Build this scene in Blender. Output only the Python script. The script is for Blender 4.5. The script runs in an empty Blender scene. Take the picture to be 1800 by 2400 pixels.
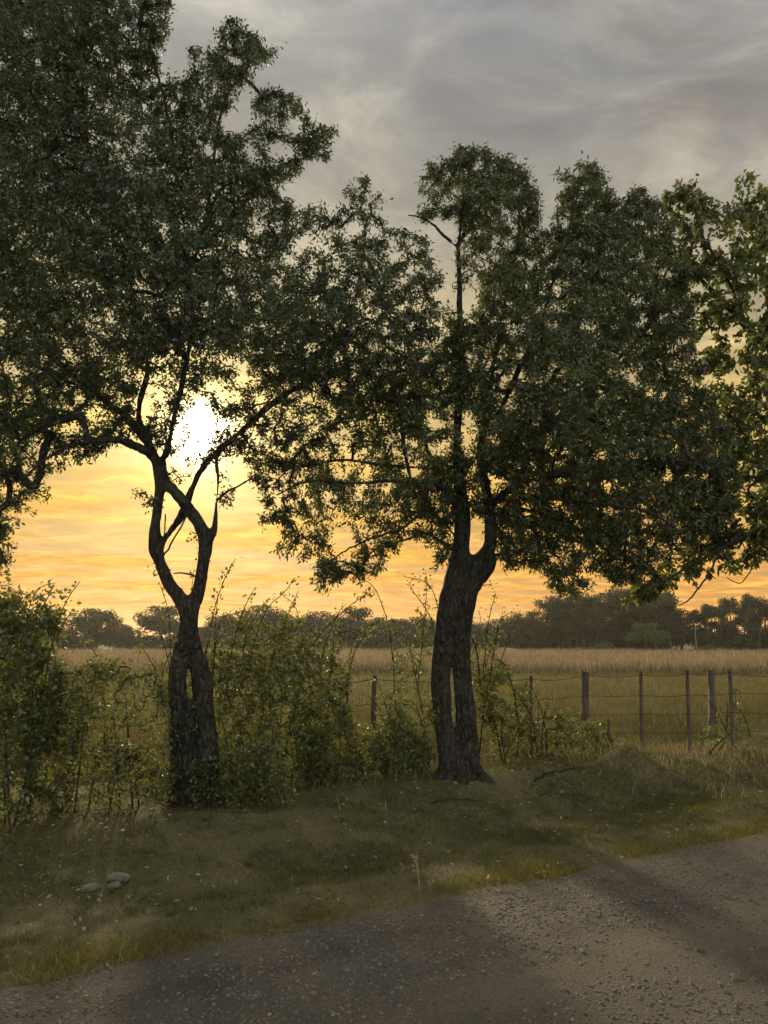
import bpy, math, random
import numpy as np
from mathutils import Vector, noise as mnoise

random.seed(7)
rng = np.random.default_rng(11)
R = math.radians
scene = bpy.context.scene
col = scene.collection

# ------------------------------------------------------------------ camera
CAM_Z = 1.6
FPX = 1800.0                       # focal length in photograph pixels (1800 x 2400)
TH = math.atan(300 / FPX)          # camera tilted up: the horizon lies at row 1500
cam = bpy.data.objects.new('camera', bpy.data.cameras.new('camera'))
col.objects.link(cam)
cam.location = (0, 0, CAM_Z)
cam.rotation_euler = (math.pi / 2 + TH, 0, 0)
cam.data.sensor_fit = 'HORIZONTAL'
cam.data.sensor_width = 36
cam.data.lens = 36
cam.data.clip_start = 0.05
cam.data.clip_end = 5000
scene.camera = cam

# ------------------------------------------------------------------ sun and sky
u_, v_ = (468 - 900) / FPX, (1200 - 1015) / FPX
SUN = np.array([u_, math.cos(TH) - v_ * math.sin(TH), math.sin(TH) + v_ * math.cos(TH)])
SUN /= np.linalg.norm(SUN)
SUN_EL = math.asin(SUN[2])
SUN_AZ = math.atan2(SUN[0], SUN[1])       # clockwise from +Y
sun = bpy.data.objects.new('sun', bpy.data.lights.new('sun', 'SUN'))
col.objects.link(sun)
sun.data.energy = 2.6
sun.data.angle = R(2.8)
sun.data.color = (1.0, 0.80, 0.50)
sun.rotation_euler = Vector(-SUN).to_track_quat('-Z', 'Y').to_euler()
sun.location = Vector(SUN) * 200


class NT:
    """small helper to wire node trees"""
    def __init__(s, tree):
        s.t = tree; s.n = tree.nodes; s.l = tree.links
        s.n.clear()

    def add(s, typ, ins=None, **props):
        nd = s.n.new(typ)
        for k, v in props.items():
            setattr(nd, k, v)
        for k, v in (ins or {}).items():
            sock = nd.inputs[k]
            if hasattr(v, 'is_output'):
                s.l.new(v, sock)
            else:
                sock.default_value = v
        return nd

    def math(s, op, a, b=0.0, c=None, clamp=False):
        nd = s.n.new('ShaderNodeMath'); nd.operation = op; nd.use_clamp = clamp
        for i, v in enumerate((a, b) if c is None else (a, b, c)):
            if hasattr(v, 'is_output'):
                s.l.new(v, nd.inputs[i])
            else:
                nd.inputs[i].default_value = v
        return nd.outputs[0]

    def vmath(s, op, a, b=None, out=0):
        nd = s.n.new('ShaderNodeVectorMath'); nd.operation = op
        for i, v in enumerate((a, b)):
            if v is None:
                continue
            if hasattr(v, 'is_output'):
                s.l.new(v, nd.inputs[i])
            else:
                nd.inputs[i].default_value = v
        return nd.outputs[out]

    def mix(s, fac, a, b, blend='MIX'):
        nd = s.n.new('ShaderNodeMix'); nd.data_type = 'RGBA'; nd.blend_type = blend
        for i, v in ((0, fac), (6, a), (7, b)):
            if hasattr(v, 'is_output'):
                s.l.new(v, nd.inputs[i])
            else:
                nd.inputs[i].default_value = v if i == 0 else (*v, 1)
        return nd.outputs[2]

    def ramp(s, fac, stops, interp='LINEAR'):
        nd = s.n.new('ShaderNodeValToRGB'); nd.color_ramp.interpolation = interp
        e = nd.color_ramp.elements
        while len(e) > 1:
            e.remove(e[-1])
        for i, (p, c) in enumerate(stops):
            el = e[0] if i == 0 else e.new(p)
            el.position = p
            el.color = (*c, 1) if len(c) == 3 else c
        if hasattr(fac, 'is_output'):
            s.l.new(fac, nd.inputs[0])
        return nd.outputs[0]

    def smooth(s, x, a, b):
        nd = s.n.new('ShaderNodeMapRange'); nd.interpolation_type = 'SMOOTHSTEP'
        s.l.new(x, nd.inputs[0])
        nd.inputs[1].default_value = a; nd.inputs[2].default_value = b
        return nd.outputs[0]


def lin(r, g, b):
    return tuple(((c / 255) / 12.92 if c / 255 <= 0.04045 else ((c / 255 + 0.055) / 1.055) ** 2.4) for c in (r, g, b))


world = bpy.data.worlds.new('World')
scene.world = world
world.use_nodes = True
w = NT(world.node_tree)
D = w.add('ShaderNodeTexCoord').outputs['Generated']
sep = w.add('ShaderNodeSeparateXYZ', {0: D})
sx, sy, sz = sep.outputs
nish = w.add('ShaderNodeTexSky', sky_type='NISHITA', sun_disc=False, sun_elevation=SUN_EL, sun_rotation=SUN_AZ)
nish_c = w.vmath('SCALE', nish.outputs[0]); nish_c.node.inputs[3].default_value = 0.06
# cloud deck: the direction is projected on a level sheet so that clouds flatten towards the horizon
zz = w.math('MAXIMUM', w.math('ADD', sz, 0.07), 0.03)
px_ = w.math('DIVIDE', sx, zz); py_ = w.math('DIVIDE', sy, zz)
pl = w.add('ShaderNodeCombineXYZ', {0: px_, 1: py_, 2: 0.0}).outputs[0]
warp = w.add('ShaderNodeTexNoise', {'Vector': pl, 'Scale': 1.3, 'Detail': 3.0}).outputs['Color']
pl2 = w.vmath('ADD', pl, w.vmath('MULTIPLY', warp, (0.5, 0.5, 0.0)))
cl_big = w.add('ShaderNodeTexNoise', {'Vector': w.vmath('MULTIPLY', pl2, (0.55, 0.9, 1.0)), 'Scale': 1.5, 'Detail': 5.0, 'Roughness': 0.52}).outputs['Fac']
cl_streak = w.add('ShaderNodeTexNoise', {'Vector': w.vmath('MULTIPLY', pl2, (0.8, 2.0, 1.0)), 'Scale': 2.6, 'Detail': 6.0, 'Roughness': 0.62}).outputs['Fac']
elev = w.math('MULTIPLY', w.math('ARCSINE', w.math('MINIMUM', w.math('MAXIMUM', sz, -1.0), 1.0)), 2 / math.pi)   # 0 horizon .. 1 zenith
def sc3(c, k):
    return tuple(x * k for x in c)


warm = w.ramp(elev, [(0.0, sc3(lin(236, 160, 70), .60)), (0.05, sc3(lin(236, 170, 74), .58)), (0.11, sc3(lin(230, 178, 84), .58)), (0.17, sc3(lin(218, 184, 106), .60)),
                     (0.25, sc3(lin(200, 182, 144), .54)), (0.33, sc3(lin(168, 161, 148), .66)), (0.42, sc3(lin(146, 143, 139), .74)), (0.6, lin(146, 147, 150)), (1.0, lin(170, 172, 176))])
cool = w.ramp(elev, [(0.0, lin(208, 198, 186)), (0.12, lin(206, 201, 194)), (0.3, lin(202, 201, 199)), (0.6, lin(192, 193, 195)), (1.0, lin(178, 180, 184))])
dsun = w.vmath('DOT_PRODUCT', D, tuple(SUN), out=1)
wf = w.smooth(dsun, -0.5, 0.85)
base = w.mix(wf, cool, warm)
# brighter and darker cloud
base = w.mix(1.0, base, w.ramp(cl_streak, [(0.32, (0.85, 0.81, 0.77)), (0.47, (0.97, 0.97, 0.97)), (0.58, (1.07, 1.07, 1.04)), (0.72, (1.22, 1.21, 1.14))]), 'MULTIPLY')
base = w.mix(1.0, base, w.ramp(cl_big, [(0.32, (0.70, 0.71, 0.74)), (0.5, (0.94, 0.94, 0.94)), (0.68, (1.3, 1.28, 1.2))]), 'MULTIPLY')
puff = w.add('ShaderNodeTexNoise', {'Vector': w.vmath('MULTIPLY', pl2, (1.0, 1.15, 1.0)), 'Scale': 3.4, 'Detail': 7.0, 'Roughness': 0.6, 'Distortion': 0.4}).outputs['Fac']
base = w.mix(1.0, base, w.ramp(puff, [(0.38, (0.84, 0.85, 0.87)), (0.49, (0.97, 0.97, 0.97)), (0.56, (1.14, 1.13, 1.08)), (0.66, (1.5, 1.46, 1.34))]), 'MULTIPLY')
gap = w.math('MULTIPLY', w.smooth(cl_big, 0.62, 0.40), 0.07)
base = w.mix(gap, base, nish_c)
# the sun itself behind thin cloud, with its aureole
ang = w.math('ARCCOSINE', w.math('MINIMUM', dsun, 1.0))
core = w.math('MULTIPLY', w.math('EXPONENT', w.math('MULTIPLY', w.math('DIVIDE', ang, R(0.62)), -1.0)), 16.0)
a1 = w.math('MULTIPLY', w.math('EXPONENT', w.math('MULTIPLY', w.math('POWER', w.math('DIVIDE', ang, R(2.3)), 1.0), -1.0)), 1.5)
a2 = w.math('MULTIPLY', w.math('EXPONENT', w.math('MULTIPLY', w.math('DIVIDE', ang, R(9.0)), -1.0)), 0.24)
au = w.math('ADD', a1, a2)
aur = w.vmath('SCALE', w.mix(0.0, (1.0, 0.76, 0.30), (1, 1, 1))); w.l.new(au, aur.node.inputs[3])
corec = w.vmath('SCALE', w.mix(0.0, (1.0, 0.93, 0.75), (1, 1, 1))); w.l.new(core, corec.node.inputs[3])
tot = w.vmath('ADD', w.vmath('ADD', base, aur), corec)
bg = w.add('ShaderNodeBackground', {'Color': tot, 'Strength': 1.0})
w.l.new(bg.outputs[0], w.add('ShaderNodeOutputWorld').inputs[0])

scene.view_settings.view_transform = 'Standard'
scene.view_settings.look = 'None'
scene.view_settings.gamma = 1.0
scene.view_settings.exposure = 0.78
scene.render.engine = 'CYCLES'
scene.cycles.use_denoising = True
scene.cycles.max_bounces = 6
scene.cycles.diffuse_bounces = 3
scene.cycles.transmission_bounces = 4
scene.cycles.volume_bounces = 1
scene.cycles.transparent_max_bounces = 4


# ------------------------------------------------------------------ pixels to places, ground shape
def ray(px, py):
    u = (np.asarray(px, float) - 900) / FPX
    v = (1200 - np.asarray(py, float)) / FPX
    return u, math.cos(TH) - v * math.sin(TH), math.sin(TH) + v * math.cos(TH)


def P(px, py, d):
    """the point at depth d (metres along +Y) seen at this pixel"""
    dx, dy, dz = ray(px, py)
    k = np.asarray(d, float) / dy
    return np.stack(np.broadcast_arrays(dx * k, dy * k, CAM_Z + dz * k), -1)


def pxm(d):
    return d / FPX


E0 = np.array([0.0, 5.0]); EDIR = np.array([0.866, 0.5]); EN = np.array([-0.5, 0.866])


def _hash(i, j, k):
    h = (i.astype(np.int64) * 374761393 + j.astype(np.int64) * 668265263 + k.astype(np.int64) * 2147483647 + 1274126177) & 0xffffffff
    h = ((h ^ (h >> 13)) * 1274126177) & 0xffffffff
    return ((h ^ (h >> 16)) & 0xffff) / 65535.0


def vnoise(p):
    """value noise, p (..., 3)"""
    p = np.asarray(p, float)
    f = np.floor(p); t = p - f; t = t * t * (3 - 2 * t)
    i, j, k = f[..., 0], f[..., 1], f[..., 2]
    out = 0
    for a in (0, 1):
        for b in (0, 1):
            for c in (0, 1):
                wgt = (t[..., 0] if a else 1 - t[..., 0]) * (t[..., 1] if b else 1 - t[..., 1]) * (t[..., 2] if c else 1 - t[..., 2])
                out = out + wgt * _hash(i + a, j + b, k + c)
    return out


def n2(x, y, s, seed=0):
    x, y = np.broadcast_arrays(np.asarray(x, float), np.asarray(y, float))
    return vnoise(np.stack([x * s, y * s, np.full_like(x, seed + 0.5)], -1))


def sstep(x, a, b):
    t = np.clip((x - a) / (b - a), 0, 1)
    return t * t * (3 - 2 * t)


def edge_shift(t):
    return 0.10 * (n2(t, 0, 1.1, 3) - 0.5) + 0.10 * (n2(t, 0, 3.5, 4) - 0.5) + 0.06 * (n2(t, 0, 9, 5) - 0.5)


def road_st(x, y):
    x = np.asarray(x, float); y = np.asarray(y, float)
    s = (x - E0[0]) * EN[0] + (y - E0[1]) * EN[1]
    t = (x - E0[0]) * EDIR[0] + (y - E0[1]) * EDIR[1]
    return s, t


def height(x, y):
    s, t = road_st(x, y)
    z = -0.16 * np.exp(-((s - 1.5) / 0.85) ** 2)                       # shallow roadside swale
    z = z + 0.07 * np.exp(-((s - 3.4) / 0.8) ** 2)                     # bank the trees stand on
    z = z + 0.05 * (n2(x, y, 0.7, 1) - 0.5) * sstep(s, 0.1, 1.0) + 0.025 * (n2(x, y, 2.3, 2) - 0.5) * sstep(s, 0.1, 0.6)
    for (bx, by, h, rad) in BUMPS:
        z = z + h * np.exp(-(((x - bx) ** 2 + (y - by) ** 2) / rad ** 2))
    return z


BUMPS = []


def G(px, py):
    """the ground point seen at this pixel"""
    z = 0.0
    for _ in range(6):
        dx, dy, dz = ray(px, py)
        k = (CAM_Z - z) / -dz
        x, y = float(dx * k), float(dy * k)
        z = float(height(x, y))
    return np.array([x, y, z])


for (px, py, h, rad) in ((1475, 1805, 0.26, 0.34), (1380, 1815, 0.12, 0.5), (1280, 1815, 0.10, 0.5), (1780, 1905, 0.13, 0.55), (1100, 1840, 0.08, 0.7), (880, 1850, 0.05, 0.6)):
    g = G(px, py); BUMPS.append((g[0], g[1], h, rad))


# ------------------------------------------------------------------ mesh helpers
def make_mesh(name, V, F, rnd=None, smooth=False, vcol=None):
    V = np.ascontiguousarray(V, np.float32).reshape(-1, 3)
    F = np.ascontiguousarray(F, np.int32)
    k = F.shape[1]
    me = bpy.data.meshes.new(name)
    me.vertices.add(len(V)); me.vertices.foreach_set('co', V.ravel())
    me.loops.add(F.size); me.loops.foreach_set('vertex_index', F.ravel())
    me.polygons.add(len(F)); me.polygons.foreach_set('loop_start', np.arange(0, F.size, k, dtype=np.int32))
    if smooth:
        me.polygons.foreach_set('use_smooth', np.ones(len(F), bool))
    if rnd is not None:
        a = me.attributes.new('rnd', 'FLOAT', 'FACE'); a.data.foreach_set('value', np.asarray(rnd, np.float32))
    me.update(calc_edges=True)
    me.validate()
    return me


def obj(name, me, mat=None, parent=None, loc=None, kind=None):
    o = bpy.data.objects.new(name, me)
    col.objects.link(o)
    if mat is not None and me is not None and not me.materials:
        me.materials.append(mat)
    if parent is not None:
        o.parent = parent
    if loc is not None:
        o.location = [float(c) for c in loc]
    if kind:
        o['kind'] = kind
    return o


def thing(name, label, cat, loc=(0, 0, 0), group=None):
    o = bpy.data.objects.new(name, None)
    o.empty_display_size = 0.2
    col.objects.link(o)
    o.location = [float(c) for c in loc]
    o['label'] = label; o['category'] = cat
    if group:
        o['group'] = group
    return o


def tag(o, label, cat, group=None):
    o['label'] = label; o['category'] = cat
    if group:
        o['group'] = group
    return o


class Geo:
    def __init__(s):
        s.V = []; s.F = []; s.n = 0; s.rnd = []

    def add(s, V, F, rnd=None):
        s.V.append(V); s.F.append(np.asarray(F) + s.n); s.n += len(V)
        if rnd is not None:
            s.rnd.append(rnd)

    def mesh(s, name, smooth=False, off=(0, 0, 0)):
        return make_mesh(name, np.concatenate(s.V) - np.asarray(off), np.concatenate(s.F), np.concatenate(s.rnd) if s.rnd else None, smooth)


def tube(pts, rad, sides=5, cap=True):
    pts = np.asarray(pts, float); n = len(pts)
    rad = np.broadcast_to(np.asarray(rad, float), (n,))
    t = np.gradient(pts, axis=0)
    t /= np.linalg.norm(t, axis=1, keepdims=True) + 1e-9
    m = t.mean(0)
    ref = np.eye(3)[np.argmin(np.abs(m))]
    a = np.cross(t, ref); a /= np.linalg.norm(a, axis=1, keepdims=True) + 1e-9
    b = np.cross(t, a)
    th = np.arange(sides) / sides * 2 * math.pi
    V = pts[:, None] + rad[:, None, None] * (np.cos(th)[None, :, None] * a[:, None] + np.sin(th)[None, :, None] * b[:, None])
    i = np.arange(n - 1)[:, None] * sides; j = np.arange(sides)[None]; j2 = (j + 1) % sides
    F = np.stack([i + j, i + j2, i + sides + j2, i + sides + j], -1).reshape(-1, 4)
    V = V.reshape(-1, 3)
    if cap:
        pass
    return V, F


def resample(pts, rad, step):
    pts = np.asarray(pts, float); rad = np.asarray(rad, float)
    # Catmull-Rom through the points
    out = []; rr = []
    n = len(pts)
    for i in range(n - 1):
        p0 = pts[max(i - 1, 0)]; p1 = pts[i]; p2 = pts[i + 1]; p3 = pts[min(i + 2, n - 1)]
        k = max(2, int(np.linalg.norm(p2 - p1) / step))
        for q in range(k):
            t = q / k
            out.append(0.5 * ((2 * p1) + (-p0 + p2) * t + (2 * p0 - 5 * p1 + 4 * p2 - p3) * t * t + (-p0 + 3 * p1 - 3 * p2 + p3) * t ** 3))
            rr.append(rad[i] * (1 - t) + rad[i + 1] * t)
    out.append(pts[-1]); rr.append(rad[-1])
    return np.array(out), np.array(rr)


def in_poly(pts, poly):
    x, y = pts[:, 0], pts[:, 1]
    inside = np.zeros(len(pts), bool)
    dist = np.full(len(pts), 1e9)
    n = len(poly)
    for i in range(n):
        (x1, y1), (x2, y2) = poly[i], poly[(i + 1) % n]
        c = ((y1 > y) != (y2 > y)) & (x < (x2 - x1) * (y - y1) / ((y2 - y1) or 1e-9) + x1)
        inside ^= c
        ex, ey = x2 - x1, y2 - y1
        t = np.clip(((x - x1) * ex + (y - y1) * ey) / (ex * ex + ey * ey + 1e-9), 0, 1)
        dist = np.minimum(dist, np.hypot(x - x1 - t * ex, y - y1 - t * ey))
    return inside, dist


def unit(v):
    return v / (np.linalg.norm(v, axis=-1, keepdims=True) + 1e-9)


def leaf_quads(pos, dirs, L, W, fold=0.25):
    """kite-shaped leaves, one quad each"""
    n = len(pos)
    d = unit(dirs)
    r = unit(np.cross(d, rng.normal(size=(n, 3))))
    nn = np.cross(d, r)
    L = np.broadcast_to(L, (n,))[:, None]; W = np.broadcast_to(W, (n,))[:, None]
    mid = pos + d * L * 0.45
    up = nn * W * fold
    V = np.stack([pos, mid + r * W * 0.5 + up, pos + d * L, mid - r * W * 0.5 + up], 1).reshape(-1, 3)
    F = np.arange(4 * n).reshape(-1, 4)
    return V, F


def leaf_long(pos, dirs, L, W):
    """six-point pointed leaves, two quads each, folded on the midrib and curled at the tip"""
    n = len(pos)
    d = unit(dirs)
    r = unit(np.cross(d, rng.normal(size=(n, 3))))
    nn = np.cross(d, r)
    L = np.broadcast_to(L, (n,))[:, None]; W = np.broadcast_to(W, (n,))[:, None]
    curl = rng.uniform(-0.25, 0.1, (n, 1))
    tip = pos + d * L + nn * L * curl
    V = np.stack([pos, pos + d * L * .3 + r * W * .5 + nn * W * .2, pos + d * L * .68 + r * W * .38 + nn * (W * .15 + L * curl * .4), tip,
                  pos + d * L * .68 - r * W * .38 + nn * (W * .15 + L * curl * .4), pos + d * L * .3 - r * W * .5 + nn * W * .2], 1).reshape(-1, 3)
    b = np.arange(n)[:, None] * 6
    F = np.concatenate([b + np.array([[0, 1, 2, 3]]), b + np.array([[0, 3, 4, 5]])])
    return V, F


# ------------------------------------------------------------------ materials
def new_mat(name):
    m = bpy.data.materials.new(name); m.use_nodes = True
    return m, NT(m.node_tree)


def out_surface(t, sh):
    t.l.new(sh, t.add('ShaderNodeOutputMaterial').inputs[0])


def leaf_mat(name, c_dark, c_light, c_trans, trans=0.42, gloss=0.05, odd=None):
    m, t = new_mat(name)
    a = t.add('ShaderNodeAttribute', attribute_name='rnd').outputs['Fac']
    stops = [(0.0, c_dark), (0.75, c_light)]
    if odd:
        stops += [(0.93, c_light), (1.0, odd)]
    c = t.ramp(a, stops)
    pos = t.add('ShaderNodeNewGeometry').outputs['Position']
    nz = t.add('ShaderNodeTexNoise', {'Vector': pos, 'Scale': 1.6, 'Detail': 2.0}).outputs['Fac']
    c = t.mix(1.0, c, t.ramp(nz, [(0.3, (0.75, 0.78, 0.8)), (0.7, (1.2, 1.18, 1.05))]), 'MULTIPLY')
    ct = t.mix(1.0, t.mix(0.0, c_trans, (0, 0, 0)), t.ramp(a, [(0, (0.7, 0.8, 0.8)), (1, (1.15, 1.05, 1.0))]), 'MULTIPLY')
    d = t.add('ShaderNodeBsdfDiffuse', {'Color': c})
    tr = t.add('ShaderNodeBsdfTranslucent', {'Color': ct})
    mx = t.add('ShaderNodeMixShader', {0: trans, 1: d.outputs[0], 2: tr.outputs[0]})
    gl = t.add('ShaderNodeBsdfGlossy', {'Color': (0.8, 0.8, 0.75, 1), 'Roughness': 0.42})
    mx2 = t.add('ShaderNodeMixShader', {0: gloss, 1: mx.outputs[0], 2: gl.outputs[0]})
    out_surface(t, mx2.outputs[0])
    return m


def bark_mat(name, c0, c1, scale=1.0):
    m, t = new_mat(name)
    pos = t.add('ShaderNodeNewGeometry').outputs['Position']
    st = t.vmath('MULTIPLY', t.vmath('ADD', pos, t.vmath('MULTIPLY', t.add('ShaderNodeTexNoise', {'Vector': pos, 'Scale': 6.0, 'Detail': 3.0}).outputs['Color'], (0.10, 0.10, 0.2))), (24 * scale, 24 * scale, 8.5 * scale))
    n1 = t.add('ShaderNodeTexNoise', {'Vector': st, 'Scale': 1.0, 'Detail': 7.0, 'Roughness': 0.65}).outputs['Fac']
    vo = t.add('ShaderNodeTexVoronoi', {'Vector': st, 'Scale': 0.8}, feature='DISTANCE_TO_EDGE').outputs['Distance']
    n3 = t.add('ShaderNodeTexNoise', {'Vector': pos, 'Scale': 3.0, 'Detail': 3.0}).outputs['Fac']
    c = t.mix(t.smooth(n1, 0.36, 0.64), c0, c1)
    c = t.mix(1.0, c, t.ramp(vo, [(0.0, (0.45, 0.45, 0.45)), (0.22, (1.1, 1.1, 1.1))]), 'MULTIPLY')
    c = t.mix(t.math('MULTIPLY', t.smooth(n3, 0.5, 0.75), 0.5), c, (0.10, 0.11, 0.07))
    h = t.math('ADD', t.math('MULTIPLY', t.smooth(vo, 0.0, 0.35), 0.7), n1)
    bp = t.add('ShaderNodeBump', {'Height': h, 'Strength': 1.0, 'Distance': 0.045})
    b = t.add('ShaderNodeBsdfPrincipled', {'Base Color': c, 'Roughness': 0.9, 'Normal': bp.outputs[0]})
    b.inputs['Specular IOR Level'].default_value = 0.25
    out_surface(t, b.outputs[0])
    return m


def grass_mat(name, stops, c_trans, trans=0.45):
    m, t = new_mat(name)
    a = t.add('ShaderNodeAttribute', attribute_name='rnd').outputs['Fac']
    c = t.ramp(a, stops)
    pos = t.add('ShaderNodeNewGeometry').outputs['Position']
    nz = t.add('ShaderNodeTexNoise', {'Vector': pos, 'Scale': 0.9, 'Detail': 3.0}).outputs['Fac']
    c = t.mix(1.0, c, t.ramp(nz, [(0.3, (0.72, 0.75, 0.72)), (0.7, (1.25, 1.2, 1.1))]), 'MULTIPLY')
    d = t.add('ShaderNodeBsdfDiffuse', {'Color': c})
    tr = t.add('ShaderNodeBsdfTranslucent', {'Color': t.mix(1.0, c, c_trans, 'MULTIPLY')})
    mx = t.add('ShaderNodeMixShader', {0: trans, 1: d.outputs[0], 2: tr.outputs[0]})
    out_surface(t, mx.outputs[0])
    return m


M = {}
M['bark'] = bark_mat('bark', (0.020, 0.020, 0.016), (0.070, 0.066, 0.052))
M['bark_far'] = bark_mat('bark_far', (0.05, 0.042, 0.034), (0.14, 0.12, 0.095), 0.3)
M['twig'] = bark_mat('twig', (0.045, 0.04, 0.03), (0.11, 0.095, 0.07), 2.0)
M['leaf1'] = leaf_mat('leaf_narrow', (0.056, 0.080, 0.046), (0.096, 0.122, 0.068), (0.09, 0.12, 0.04), 0.34, 0.05)
M['leaf2'] = leaf_mat('leaf_willow', (0.058, 0.080, 0.042), (0.100, 0.124, 0.060), (0.12, 0.15, 0.04), 0.38, 0.05)
M['leaf3'] = leaf_mat('leaf_broad', (0.055, 0.072, 0.025), (0.10, 0.115, 0.040), (0.18, 0.22, 0.05), 0.45, 0.05, odd=(0.22, 0.13, 0.04))
M['leaf_shrub'] = leaf_mat('leaf_shrub', (0.050, 0.070, 0.028), (0.10, 0.125, 0.045), (0.24, 0.27, 0.06), 0.48, 0.06)
M['leaf_far'] = leaf_mat('leaf_far', (0.034, 0.046, 0.024), (0.062, 0.076, 0.036), (0.05, 0.06, 0.02), 0.25, 0.03)
M['leaf_far_light'] = leaf_mat('leaf_far_light', (0.07, 0.095, 0.035), (0.12, 0.15, 0.055), (0.15, 0.18, 0.04), 0.35, 0.03)
M['grass_verge'] = grass_mat('grass_verge', [(0, (0.070, 0.085, 0.032)), (0.5, (0.115, 0.122, 0.050)), (0.8, (0.16, 0.148, 0.072)), (1, (0.28, 0.245, 0.14))], (1.0, 1.0, 0.7), 0.4)
M['grass_edge'] = grass_mat('grass_edge', [(0, (0.09, 0.10, 0.030)), (0.6, (0.15, 0.145, 0.045)), (1, (0.26, 0.21, 0.09))], (1.2, 1.15, 0.7), 0.5)
M['grass_mid'] = grass_mat('grass_mid', [(0, (0.075, 0.080, 0.034)), (0.5, (0.130, 0.122, 0.055)), (1, (0.25, 0.21, 0.11))], (1.05, 1.0, 0.75), 0.42)
M['grass_tall'] = grass_mat('grass_tall', [(0, (0.15, 0.122, 0.080)), (0.5, (0.25, 0.205, 0.14)), (1, (0.40, 0.33, 0.235))], (1.05, 0.98, 0.85), 0.42)
M['straw'] = grass_mat('straw', [(0, (0.22, 0.18, 0.10)), (1, (0.45, 0.38, 0.24))], (1.0, 0.95, 0.8), 0.4)


def soil_mat():
    m, t = new_mat('soil')
    pos = t.add('ShaderNodeNewGeometry').outputs['Position']
    n1 = t.add('ShaderNodeTexNoise', {'Vector': pos, 'Scale': 1.3, 'Detail': 5.0, 'Roughness': 0.6}).outputs['Fac']
    n2_ = t.add('ShaderNodeTexNoise', {'Vector': pos, 'Scale': 38.0, 'Detail': 6.0, 'Roughness': 0.7}).outputs['Fac']
    c = t.mix(t.smooth(n1, 0.35, 0.68), (0.085, 0.088, 0.042), (0.135, 0.122, 0.070))
    c = t.mix(1.0, c, t.ramp(n2_, [(0.3, (0.6, 0.6, 0.6)), (0.7, (1.35, 1.3, 1.2))]), 'MULTIPLY')
    bp = t.add('ShaderNodeBump', {'Height': n2_, 'Strength': 0.8, 'Distance': 0.02})
    b = t.add('ShaderNodeBsdfPrincipled', {'Base Color': c, 'Roughness': 0.95, 'Normal': bp.outputs[0]})
    b.inputs['Specular IOR Level'].default_value = 0.1
    out_surface(t, b.outputs[0])
    return m


def road_mat():
    m, t = new_mat('gravel_road')
    pos = t.add('ShaderNodeNewGeometry').outputs['Position']
    n1 = t.add('ShaderNodeTexNoise', {'Vector': pos, 'Scale': 0.9, 'Detail': 5.0, 'Roughness': 0.6}).outputs['Fac']
    n2_ = t.add('ShaderNodeTexNoise', {'Vector': pos, 'Scale': 60.0, 'Detail': 7.0, 'Roughness': 0.75}).outputs['Fac']
    vo = t.add('ShaderNodeTexVoronoi', {'Vector': pos, 'Scale': 75.0}).outputs['Distance']
    c = t.mix(t.smooth(n1, 0.3, 0.7), (0.080, 0.071, 0.055), (0.130, 0.115, 0.090))
    c = t.mix(1.0, c, t.ramp(n2_, [(0.3, (0.5, 0.5, 0.52)), (0.55, (1.0, 1.0, 1.0)), (0.75, (1.5, 1.45, 1.35))]), 'MULTIPLY')
    cross = t.vmath('DOT_PRODUCT', pos, (-0.5, 0.866, 0.0), out=1)
    along = t.vmath('DOT_PRODUCT', pos, (0.866, 0.5, 0.0), out=1)
    tr = t.add('ShaderNodeCombineXYZ', {0: t.math('MULTIPLY', cross, 1.7), 1: t.math('MULTIPLY', along, 0.16), 2: 0.0}).outputs[0]
    band = t.add('ShaderNodeTexNoise', {'Vector': tr, 'Scale': 1.0, 'Detail': 4.0, 'Roughness': 0.55}).outputs['Fac']
    c = t.mix(1.0, c, t.ramp(band, [(0.36, (0.72, 0.71, 0.70)), (0.5, (1.0, 1.0, 1.0)), (0.64, (1.28, 1.24, 1.16))]), 'MULTIPLY')
    h = t.math('ADD', n2_, t.math('MULTIPLY', vo, -0.6))
    bp = t.add('ShaderNodeBump', {'Height': h, 'Strength': 1.0, 'Distance': 0.02})
    b = t.add('ShaderNodeBsdfPrincipled', {'Base Color': c, 'Roughness': 0.85, 'Normal': bp.outputs[0]})
    b.inputs['Specular IOR Level'].default_value = 0.3
    out_surface(t, b.outputs[0])
    return m


def stone_mat(name, dark, light, byrnd=True):
    m, t = new_mat(name)
    pos = t.add('ShaderNodeNewGeometry').outputs['Position']
    if byrnd:
        a = t.add('ShaderNodeAttribute', attribute_name='rnd').outputs['Fac']
    else:
        a = t.add('ShaderNodeObjectInfo').outputs['Random']
    n1 = t.add('ShaderNodeTexNoise', {'Vector': pos, 'Scale': 45.0, 'Detail': 5.0}).outputs['Fac']
    c = t.ramp(a, [(0, dark), (0.85, light), (1.0, tuple(min(1, x * 1.5) for x in light))])
    c = t.mix(1.0, c, t.ramp(n1, [(0.3, (0.65, 0.65, 0.65)), (0.7, (1.25, 1.22, 1.18))]), 'MULTIPLY')
    bp = t.add('ShaderNodeBump', {'Height': n1, 'Strength': 0.5, 'Distance': 0.005})
    b = t.add('ShaderNodeBsdfPrincipled', {'Base Color': c, 'Roughness': 0.75, 'Normal': bp.outputs[0]})
    b.inputs['Specular IOR Level'].default_value = 0.3
    out_surface(t, b.outputs[0])
    return m


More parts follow.
